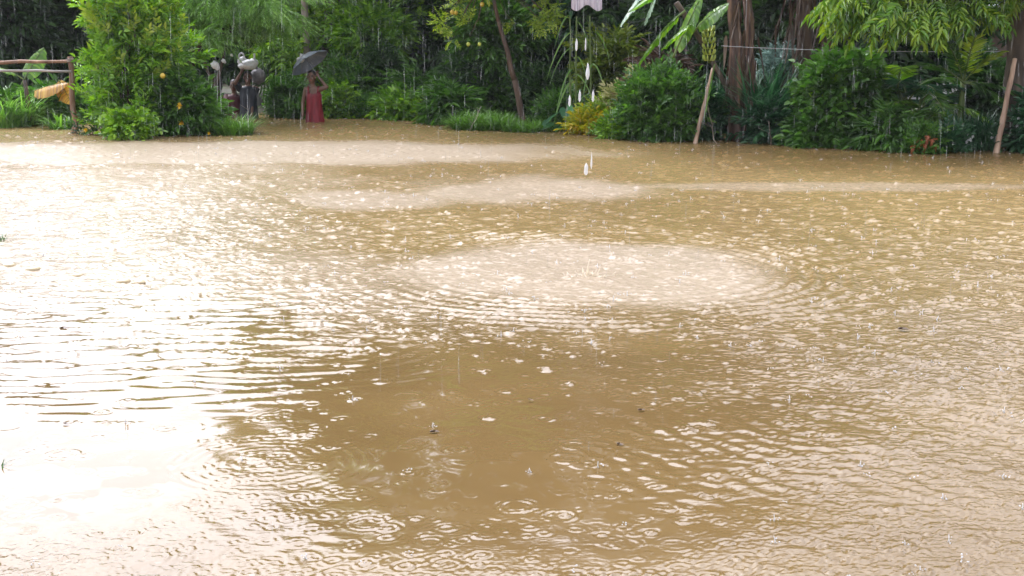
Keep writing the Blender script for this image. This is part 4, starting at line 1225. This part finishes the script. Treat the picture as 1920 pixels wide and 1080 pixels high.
def umbrella(name, label, hand, apex, R, mat, parent_none=None):
    hand, apex = Vector(hand), Vector(apex); ax = (apex - hand).normalized()
    t = thing(name, label, 'umbrella', hand)
    m = MB(); m.tube([hand - ax * .12, apex + ax * .05], .006, 8); m.build('shaft', M_metal, t)
    m = MB(); m.tube([hand - ax * .14, hand - ax * .14 + Vector((.03, 0, -.03)), hand - ax * .1 + Vector((.05, 0, 0))], .01, 8); m.build('handle', M_frame, t)
    u = ax.cross(Vector((0, 1, 0))).normalized(); v = ax.cross(u)
    m = MB(); V = []; n = 8; rings = 8; seg = 32
    for lay in (0, 1):
        V = []
        for j in range(rings + 1):
            r = R * j / rings
            for k in range(seg):
                a = 2 * math.pi * k / seg
                scal = 1 - .06 * (j / rings) * abs(math.sin(n * a / 2))
                dz = -.42 * R * (j / rings) ** 2.0 - .03 * R * (j / rings) * abs(math.sin(n * a / 2))
                V.append(apex + (u * math.cos(a) + v * math.sin(a)) * r * scal + ax * (dz - .003 * lay))
        m.add([list(p) for p in V], [(j * seg + k, j * seg + (k + 1) % seg, (j + 1) * seg + (k + 1) % seg, (j + 1) * seg + k) for j in range(rings) for k in range(seg)])
    m.build('canopy', mat, t)
    for i in range(n):
        a = 2 * math.pi * i / n
        m = MB(); m.tube([apex + (u * math.cos(a) + v * math.sin(a)) * R * q + ax * (-.42 * R * q * q - .008) for q in (0, .3, .6, .8, .99)], .003, 5)
        m.build('rib', M_metal, t)
    return t

def woman_red():
    b = W(591, 229); Y = b.y; s = Y / F_PX
    t = thing('person', 'woman in a sleeveless red dress wading, left arm raised to an umbrella', 'person', b)
    X = b.x
    f = (-.12, -1, -.05)
    hz = .845
    H = (X - .045, Y - .02, hz)
    sl = Vector((X - .155, Y, .615)); sr = Vector((X + .125, Y, .62))
    el = Vector((X - .225, Y + .02, .375)); wl = Vector((X - .215, Y - .12, .2))
    er = Vector((X + .235, Y - .02, .66)); wr = Vector((X + .09, Y + .03, .83))
    segs = [
        ([(X - .005, Y, -.05), (X - .01, Y, .12), (X - .012, Y, .32), (X - .015, Y, .52), (X - .015, Y, .61)], [.145, .125, .115, .12, .085]),
        ([(X - .02, Y, .6), (X - .035, Y, .68), H], [.065, .048, .05]),
        ([sl, sl.lerp(el, .5), el, wl], [.05, .043, .036, .024]),
        ([(X - .015, Y, .6), sl], [.07, .05]), ([(X - .015, Y, .6), sr], [.07, .05]),
        ([sr, er, wr], [.05, .037, .024]),
        ([(X - .07, Y, -.02), (X - .08, Y, -.38), (X - .08, Y + .02, -.74)], [.09, .06, .038]),
        ([(X + .07, Y, -.02), (X + .08, Y, -.38), (X + .08, Y + .02, -.74)], [.09, .06, .038]),
        ([(X - .08, Y + .03, -.77), (X - .085, Y - .15, -.78)], [.04, .03]), ([(X + .08, Y + .03, -.77), (X + .085, Y - .15, -.78)], [.04, .03]),
    ]
    hands = [(wl, (.05, -.35, -.9), (.3, -1, .1), .5), (wr, (-.45, .1, .85), (-.5, -.9, -.1), .75)]
    body_mesh(t, segs, H, f, hands)
    hair_cap(t, H, f)
    m, _ = garment(t, 'dress', M_red, [(X - .015, Y, .565, .13, .1), (X - .015, Y - .005, .5, .152, .128), (X - .012, Y - .005, .4, .148, .13), (X - .01, Y, .25, .15, .13), (X - .005, Y, .08, .17, .15), (X, Y, -.1, .18, .165), (X, Y, -.35, .2, .18)], 3)
    m.build('dress', M_red, t)
    for sg, sp in ((-1, sl), (1, sr)):
        m = MB(); x = X - .015 + sg * .085
        m.tube([(x, Y - .105, .55), (x + sg * .01, Y - .075, .63), (x + sg * .015, Y, .672), (x + sg * .01, Y + .075, .62), (x, Y + .1, .55)], [.014] * 5, 8); m.build('strap', M_red, t)
    hand = Vector(wr) + Vector((-.04, -.01, .07))
    u = umbrella('umbrella', 'open grey blue umbrella held above the woman in red', hand, P(571, 104, Y + .12), .40, M_greyum)
    m = MB(); m.ellipsoid(P(563, 112, Y + .0), (.075, .05, .055), 10, 14, warp=lambda p: 1 + .15 * math.sin(p[0] * 7) * math.cos(p[2] * 6)); m.tube([P(563, 110, Y), P(566, 101, Y)], [.02, .035], 8)  # white lump modelled in place of a highlight on the canopy
    tag(m.build('plastic_bag', M_white, None, loc=P(563, 112, Y)), 'small white shape standing in for the highlight on the umbrella of the woman in red', 'bag')
woman_red()

def person_simple(label, px, base_y, top_y, cloth, f, arms, seed, Yoff=0, lean=0, widen=1.0):
    b = W(px, base_y); b.y += Yoff; Y = b.y
    b.x = P(px, base_y, Y).x
    t = thing('person', label, 'person', b); X = b.x
    top = P(px, top_y, Y).z; hz = top - .125
    H = (X + lean, Y - .02, hz); sz = hz - .225
    sl = Vector((X - .16, Y, sz)); sr = Vector((X + .16, Y, sz))
    segs = [([(X, Y, -.05), (X, Y, sz * .3), (X + lean * .5, Y, sz * .7), (X + lean * .7, Y, sz)], [.15, .135, .13, .09]),
            ([(X + lean * .7, Y, sz - .02), (X + lean * .9, Y, sz + .08), H], [.065, .05, .05]),
            ([(X, Y, sz - .01), sl], [.07, .055]), ([(X, Y, sz - .01), sr], [.07, .055]),
            ([(X - .08, Y, -.02), (X - .09, Y, -.38), (X - .09, Y, -.76)], [.09, .06, .04]),
            ([(X + .08, Y, -.02), (X + .09, Y, -.38), (X + .09, Y, -.76)], [.09, .06, .04]),
            ([(X - .09, Y + .02, -.78), (X - .09, Y - .16, -.79)], [.04, .03]), ([(X + .09, Y + .02, -.78), (X + .09, Y - .16, -.79)], [.04, .03])]
    hands = []
    slv = MB()
    for s0, (e, w_) in zip((sl, sr), arms):
        e, w_ = Vector(e) + Vector((X, Y, sz)), Vector(w_) + Vector((X, Y, sz))
        segs.append(([s0, e, w_], [.052, .038, .025]))
        hands.append((w_, (w_ - e), (0, -1, .1), .5))
        slv.tube([s0 + (s0 - e) * .1, s0.lerp(e, .5), s0.lerp(e, .9)], [.07, .062, .056], 14, cap=False)
    body_mesh(t, segs, H, f, hands)
    hair_cap(t, H, f, bun=False)
    w = widen
    m, _ = garment(t, 'g', cloth, [(X + lean * .7, Y, sz + .055, .08, .07), (X + lean * .5, Y, sz + .02, .165, .1), (X, Y, sz - .08, .17, .135), (X, Y, sz - .3, .165 * w, .14), (X, Y, .0, .185 * w, .16), (X, Y, -.3, .2 * w, .18)], seed, .05)
    m.build('robe', cloth, t)
    slv.build('sleeves', cloth, t)
    return t, X, Y, sz, hz, top

t1 = person_simple('person in a maroon robe wading at left, arm held out, under the feathery tree', 441, 221, 149, M_maroon, (-.1, -1, -.1), [((-.14, -.12, -.08), (-.2, -.3, .0)), ((.06, -.05, -.25), (.05, -.2, -.4))], 21)
t2 = person_simple('dark haired person in navy clothes wading with a white bag on the head', 467, 222, 133, M_navy, (-.05, -1, -.1), [((-.23, -.08, .12), (-.12, -.06, .31)), ((.08, -.03, -.26), (.09, -.16, -.45))], 22)

def bag_on_head():
    Xh, Yh, top = t2[1], t2[2], t2[5]
    c = Vector((Xh, Yh, top + .13))
    rng = np.random.default_rng(8)
    t = thing('plastic_bag', 'white knotted plastic bag with loop handles carried on the head of the person in navy', 'bag', c)
    m = MB(); ph = rng.uniform(0, 6, 4)
    m.ellipsoid(c, (.17, .13, .1), 22, 32, warp=lambda p: (1 + .1 * math.sin(p[0] * 4 + ph[0]) * math.cos(p[2] * 3 + ph[1]) + .03 * math.sin(9 * p[1] + 11 * p[0] + ph[2])) * (1.15 if p[2] < 0 else 1))
    m.ellipsoid(c + Vector((-.09, 0, .06)), (.1, .08, .09), 14, 20, warp=lambda p: 1 + .07 * math.sin(9 * p[0] + 7 * p[2]))
    m.ellipsoid(c + Vector((.12, .01, .02)), (.1, .08, .09), 14, 20, warp=lambda p: 1 + .07 * math.sin(8 * p[0] - 9 * p[2]))
    m.build('pouch', M_white, t)
    m = MB(); k = c + Vector((-.1, -.03, .09))
    m.tube([k + Vector((math.cos(a) * .05, 0, .05 + math.sin(a) * .075)) for a in np.linspace(-1.9, 4.6, 16)], [.016] * 16, 8)
    m.build('handle', M_white, t)
    m = MB(); k = c + Vector((.13, 0, .07)); m.tube([k, k + Vector((.02, 0, .08)), k + Vector((.01, 0, .14))], [.03, .015, .03], 8); m.build('handle', M_white, t)
    c2 = P(483, 143, Yh + .22); m = MB()
    m.ellipsoid(c2, (.16, .13, .15), 14, 20, warp=lambda p: 1 + .08 * math.sin(p[0] * 7) * math.cos(p[2] * 6))
    m.tube([c2 + Vector((0, 0, .12)), c2 + Vector((-.02, -.02, .2))], [.04, .02], 8)
    tag(m.build('cloth_bundle', M_greysack, None, loc=c2), 'dark grey cloth bundle behind the shoulder of the person in navy', 'bundle')
    for (px, py, r, lab) in ((403, 122, .075, 'crumpled white plastic bag hanging among feathery leaves, left and largest'), (419, 114, .04, 'small white plastic scrap in the feathery leaves, middle of three'), (434, 103, .026, 'tiny white plastic scrap in the feathery leaves nearest the knotted bag')):
        p = P(px, py, 25.6); m = MB(); q = rng.uniform(0, 6)
        m.ellipsoid(p, (r, r * .7, r), 12, 16, warp=lambda d: 1 + .2 * math.sin(d[0] * 5 + q) * math.cos(d[2] * 5 + q) + .08 * math.sin(11 * d[2] + 8 * d[0]))
        m.ellipsoid(p + Vector((r * .5, .02, -r * .6)), (r * .6, r * .4, r * .7), 8, 10)
        tag(m.build('plastic_bag', M_white, None, loc=p), lab, 'bag', 'white bags caught in the feathery tree')
bag_on_head()

# ================================================================ DRIPS, SPLASHES, RAIN, DEBRIS
def water_mat(name, colr, alpha):
    m, nt, N, L = newmat(name)
    b = N.new("ShaderNodeBsdfPrincipled"); b.inputs['Base Color'].default_value = (*colr, 1); b.inputs['Roughness'].default_value = .15
    b.inputs['IOR'].default_value = 1.33
    t = N.new("ShaderNodeBsdfTransparent"); mx = N.new("ShaderNodeMixShader"); mx.inputs[0].default_value = alpha
    L.new(t.outputs[0], mx.inputs[1]); L.new(b.outputs[0], mx.inputs[2])
    o = N.new("ShaderNodeOutputMaterial"); L.new(mx.outputs[0], o.inputs[0])
    return m
M_drop = water_mat('falling_water', (.7, .72, .74), .5)
M_drip = water_mat('dripping_water', (.8, .82, .84), .55)
M_rain = water_mat('rain_water', (.75, .8, .82), .16)
M_splash = water_mat('splash_water', (.72, .64, .5), .5)
M_bub = water_mat('muddy_bubble', (.42, .34, .2), .8)

Yd = W(1105, 505).y
def drop_at(px, py, hpx, wpx, lab):
    wpx *= .62
    s = Yd / F_PX; c = P(px, py, Yd); m = MB(); h, w = hpx * s / 2, wpx * s / 2
    ts = np.linspace(-1, 1, 11)
    m.tube([c + Vector((.1 * w * math.sin(3 * t), 0, h * t)) for t in ts], [max(.0005, w * (1 - abs(t) ** 3.5) * (1.05 - .3 * t + .12 * math.sin(5 * t + px))) for t in ts], 10)
    tag(m.build('water_drop', M_drip, None, loc=c), lab, 'water drop', 'large drops dripping into the ring')
for a in ((1081, 84, 23, 7, 'large falling drop, upper left of the top pair beside the cane stem'), (1098, 83, 24, 4, 'slim falling drop, right one of the top pair'),
          (1102, 134, 32, 10, 'largest falling drop, alone midway against the dark leaves'), (1068, 189, 22, 7, 'faint falling drop over the taro leaves, lowest left'),
          (1087, 180, 23, 7, 'falling drop in the middle of the lower row of three'), (1112, 180, 23, 7, 'falling drop at the right of the lower row of three'),
          (1099, 317, 24, 12, 'wide blurred drop low above the water, nearly at the ring'), (1109, 302, 32, 5, 'thin drop just beside the wide low one over the water')):
    drop_at(*a)

def main_splash():
    rng = np.random.default_rng(220); c = W(1105, 517); m = MB()
    t = []
    for i in range(30):
        a = rng.uniform(0, 6.28); r = min(.13, abs(rng.normal(0, .07))); h = rng.uniform(.02, .075) * math.exp(-r * 4)
        p = c + Vector((math.cos(a) * r * 1.3, math.sin(a) * r, -.01))
        o = Vector((math.cos(a), math.sin(a), 0)) * .02
        m.tube([p, p + o * .5 + Vector((0, 0, h * .6)), p + o + Vector((0, 0, h))], [rng.uniform(.005, .012), .004, .0015], 7)
    m.ellipsoid(c + Vector((0, 0, -.006)), (.16, .13, .008), 6, 30, warp=lambda p: 1 + .25 * math.sin(9 * p[0] + 4 * p[1]) * math.sin(8 * p[1]))
    for i in range(0):
        a = rng.uniform(0, 6.28); r = abs(rng.normal(0, .2)); p = c + Vector((math.cos(a) * r, math.sin(a) * r * .8, rng.uniform(.01, .12))); q = rng.uniform(.003, .008)
        m.ellipsoid(p, (q, q, q), 5, 7)
    m.tube([c, c + Vector((-.01, 0, .05)), c + Vector((0, 0, .12))], [.014, .006, .002], 8)
    tag(m.build('water_splash', M_splash, None, loc=c), 'muddy splash at the centre of the big ring', 'splash')
main_splash()

for i, (px, py, r, lab) in enumerate(((232, 528, .05, 'left one of the twin tan bubbles on the pale water'), (261, 530, .045, 'right one of the twin tan bubbles on the pale water'), (18, 498, .05, 'tan bubble nearest the left edge'), (62, 505, .055, 'tan bubble second from the left edge'), (145, 517, .045, 'faint flat bubble between the edge bubbles and the twin bubbles'))):
    c = W(px, py); m = MB(); m.ellipsoid(c, (r, r, r * .42), 12, 18)
    tag(m.build('water_bubble', M_bub, None, loc=c), lab, 'bubble', 'bubbles on the flood water')

def rain_splashes():
    m = MB(); rng = np.random.default_rng(230)
    for (x, y, R) in splashes:
        k = min(1.0, .5 + y / 20)
        if rng.random() < .45:
            m.tube([(x, y, -.004), (x + rng.normal(0, .003), y, .012 * k), (x, y, rng.uniform(.018, .04) * k)], [.006 * k, .0028 * k, .002 * k], 6)
        n = rng.integers(3, 6)
        for i in range(n):
            a = rng.uniform(0, 6.28); r = rng.uniform(.008, .03) * k; h = rng.uniform(.004, .022) * k
            q = rng.uniform(.0012, .0026) * (1 + y / 16)
            m.ellipsoid((x + math.cos(a) * r, y + math.sin(a) * r, h), (q * 1.3, q * 1.3, q), 3, 5)
    tag(m.build('rain_splashes', M_drop), 'small splashes thrown up by rain all over the brown water', 'splashes', kind='stuff')
rain_splashes()

def rain():
    rng = np.random.default_rng(240); n = 8500
    y = 3.5 + 22 * rng.random(n) ** .62; x = y * rng.uniform(-.5, .5, n); z = rng.uniform(.05, 3.0, n)
    L = np.clip(rng.lognormal(-3.2, .55, n), .012, .13); w = rng.uniform(.0005, .0014, n); tl = rng.normal(0.01, .015, n)
    V = np.zeros((n, 6, 3)); c = np.c_[x, y, z]
    V[:, 0] = c + np.c_[tl * L, 0 * L, L]; V[:, 5] = c - np.c_[tl * L, 0 * L, L * .8]
    for k, (dx, dy_) in enumerate(((1, 0), (0, 1), (-1, 0), (0, -1))): V[:, 1 + k] = c + np.c_[dx * w, dy_ * w, -.3 * L]
    f = np.array([(0, 1, 2), (0, 2, 3), (0, 3, 4), (0, 4, 1), (5, 2, 1), (5, 3, 2), (5, 4, 3), (5, 1, 4)])
    m = MB(); m.add(V.reshape(-1, 3), (f[None] + (np.arange(n) * 6)[:, None, None]).reshape(-1, 3))
    tag(m.build('rain', M_rain), 'rain drops falling in front of the dark trees', 'rain', kind='stuff')
rain()

for i, (px, py, L, lab) in enumerate(((110, 618, .05, 'small dark leaf floating among the waves on the left'), (1683, 619, .045, 'small dark leaf floating on the rippled water far right'), (805, 813, .03, 'thin dark leaf bit floating on the smooth brown water'), (990, 752, .018, 'tiny dark speck of debris on the smooth brown water centre'), (1155, 836, .022, 'tiny leaf bit floating right of centre near the bottom'), (1195, 772, .025, 'brown leaf bit floating at the right of the smooth patch'), (118, 797, .022, 'leaf speck floating on the white calm water lower left'))):
    c = W(px, py); c.z = .006; m = MB(); g = leafgeo(1, .45, .2, .05)
    inst(m, g, np.array([list(c)]), frame_from(np.array([[1.0, .3 * (i % 3 - 1), .02]]), np.array([.1])), np.array([L * 1.6]))
    inst(m, g, np.array([[c.x, c.y, c.z + .004]]), frame_from(np.array([[.9, .5, .05]]), np.array([-.2])), np.array([L]))
    tag(m.build('floating_leaf', G['dry'], None, loc=c), lab, 'leaf', 'debris floating on the flood')


def twigs():
    rng = np.random.default_rng(260)
    for i, (px, py, L, lab) in enumerate(((1208, 269, .16, 'short pale twig floating below the large rounded shrub'), (1392, 272, .2, 'brown twig floating at the foot of the banana stems'), (1560, 281, .22, 'brown twig floating in front of the vine covered shrub'), (770, 232, .2, 'thin twig floating left of the long grass bank'), (1790, 296, .2, 'brown twig floating below the slender palm'), (640, 236, .14, 'short twig floating right of the woman in red'))):
        c = W(px, py); m = MB(); a = rng.normal(0, .35); d = Vector((math.cos(a), math.sin(a), 0)) * L
        m.tube(curve(c - d * .5, c + d * .5, 7, rng=rng, wob=.05), np.linspace(.011, .005, 7), 6)
        m.tube([c, c + Vector((d.y, -d.x, .02)) * .3 + d * .2], [.006, .003], 5)
        tag(m.build('floating_twig', M_barkb, None, loc=c), lab, 'twig', 'twigs floating along the far water edge')
    m = MB()
    for k in range(190):
        px = rng.uniform(0, 1920); edge = np.interp(px, [0, 200, 450, 500, 850, 1100, 1300, 1500, 1700, 1920], [243, 262, 256, 224, 240, 254, 270, 274, 288, 294])
        c = W(px, edge + abs(rng.normal(0, 5)) + 1); q = rng.uniform(.006, .022)
        m.ellipsoid((c.x, c.y, .001), (q, q * .7, .004), 4, 6)
    tag(m.build('foam_flecks', M_bub), 'pale foam flecks gathered along the flooded edge of the plants', 'foam', kind='stuff')
twigs()

# drowned stems and overhanging sprays that tie the bank together
for i, (px, py, w, h, kd, mt, lab) in enumerate((
    (845, 232, 70, 60, 'long', 'mid', 'loose spray of long leaves over the left end of the grass bank'),
    (1050, 240, 90, 70, 'small', 'mid', 'small mid green plant between the grass bank and the arching cane leaves'),
    (1540, 275, 70, 60, 'big', 'mid', 'large leaved plant at the left foot of the vine covered shrub'),
    (1672, 280, 80, 36, 'pinnate', 'mid', 'fern like plant under the feather palm'),
    (1778, 285, 30, 35, 'small', 'deep', 'small dark plant between the orange flowers and the slender palm'),
    (560, 222, 60, 30, 'small', 'mid', 'low weeds at the foot of the round dark shrub'),
    (750, 224, 90, 34, 'mid', 'bushgreen', 'low leafy weeds at the far water edge left of the olive shrub'),
    (690, 170, 150, 120, 'mid', 'bushgreen', 'leafy creeper hanging above the grey slatted crate'),
    (930, 190, 160, 140, 'mid', 'mid', 'leafy growth behind the leaning brown trunk'))):
    SPK = kd
    if kd == 'big': kd = 'mid'
    hi = py < 200
    bush('trailing_plant', lab, 'plant', px, py, w, h, kd, G[mt], 700 + i, n=int(w * h / 120) + 8, per=7, Y=(29.6 if px < 800 else 27.4) if hi else None, low=.9 if hi else 0, stems=6)
def drowned_stems():
    rng = np.random.default_rng(710)
    for i, (px, lab) in enumerate(((478, 'thin bare stem standing in the water near the people'), (868, 'thin bare stem poking up from the grass bank'), (1150, 'thin pale stem in front of the cream leaved shrub'), (1353, 'thin bare stem left of the banana stems'), (1448, 'thin crooked stem right of the banana stems'), (1655, 'thin bare stem under the feather palm'))):
        py = np.interp(px, [0, 200, 450, 500, 850, 1100, 1300, 1500, 1700, 1920], [243, 262, 246, 224, 244, 252, 267, 272, 284, 290]) + 1
        b = W(px, py); m = MB(); h = rng.uniform(.3, .6)
        top = b + Vector((rng.normal(0, .15), rng.normal(0, .05), h))
        pts = curve(b + Vector((0, 0, -.3)), top, 8, rng=rng, wob=.04); m.tube(pts, np.linspace(.01, .004, 8), 6)
        for k in (4, 5, 6): m.tube([pts[k], pts[k] + np.array([rng.normal(0, .08), 0, .1])], [.004, .002], 4)
        tag(m.build('bare_stem', M_barkp, None, loc=b), lab, 'stem', 'bare stems standing in the flood')
drowned_stems()

def haze():
    m, nt, N, L = newmat('rain_haze')
    v = N.new("ShaderNodeVolumePrincipled"); v.inputs['Color'].default_value = (.93, .95, .97, 1)
    v.inputs['Density'].default_value = .0003; v.inputs['Anisotropy'].default_value = .2
    o = N.new("ShaderNodeOutputMaterial"); L.new(v.outputs[0], o.inputs['Volume'])
    b = MB(); b.box((0, 50, 6.5), (142, 144, 17))
    tag(b.build('haze', m, None, smooth=False), 'thin rain haze filling the air of the whole scene', 'haze', kind='stuff')
haze()
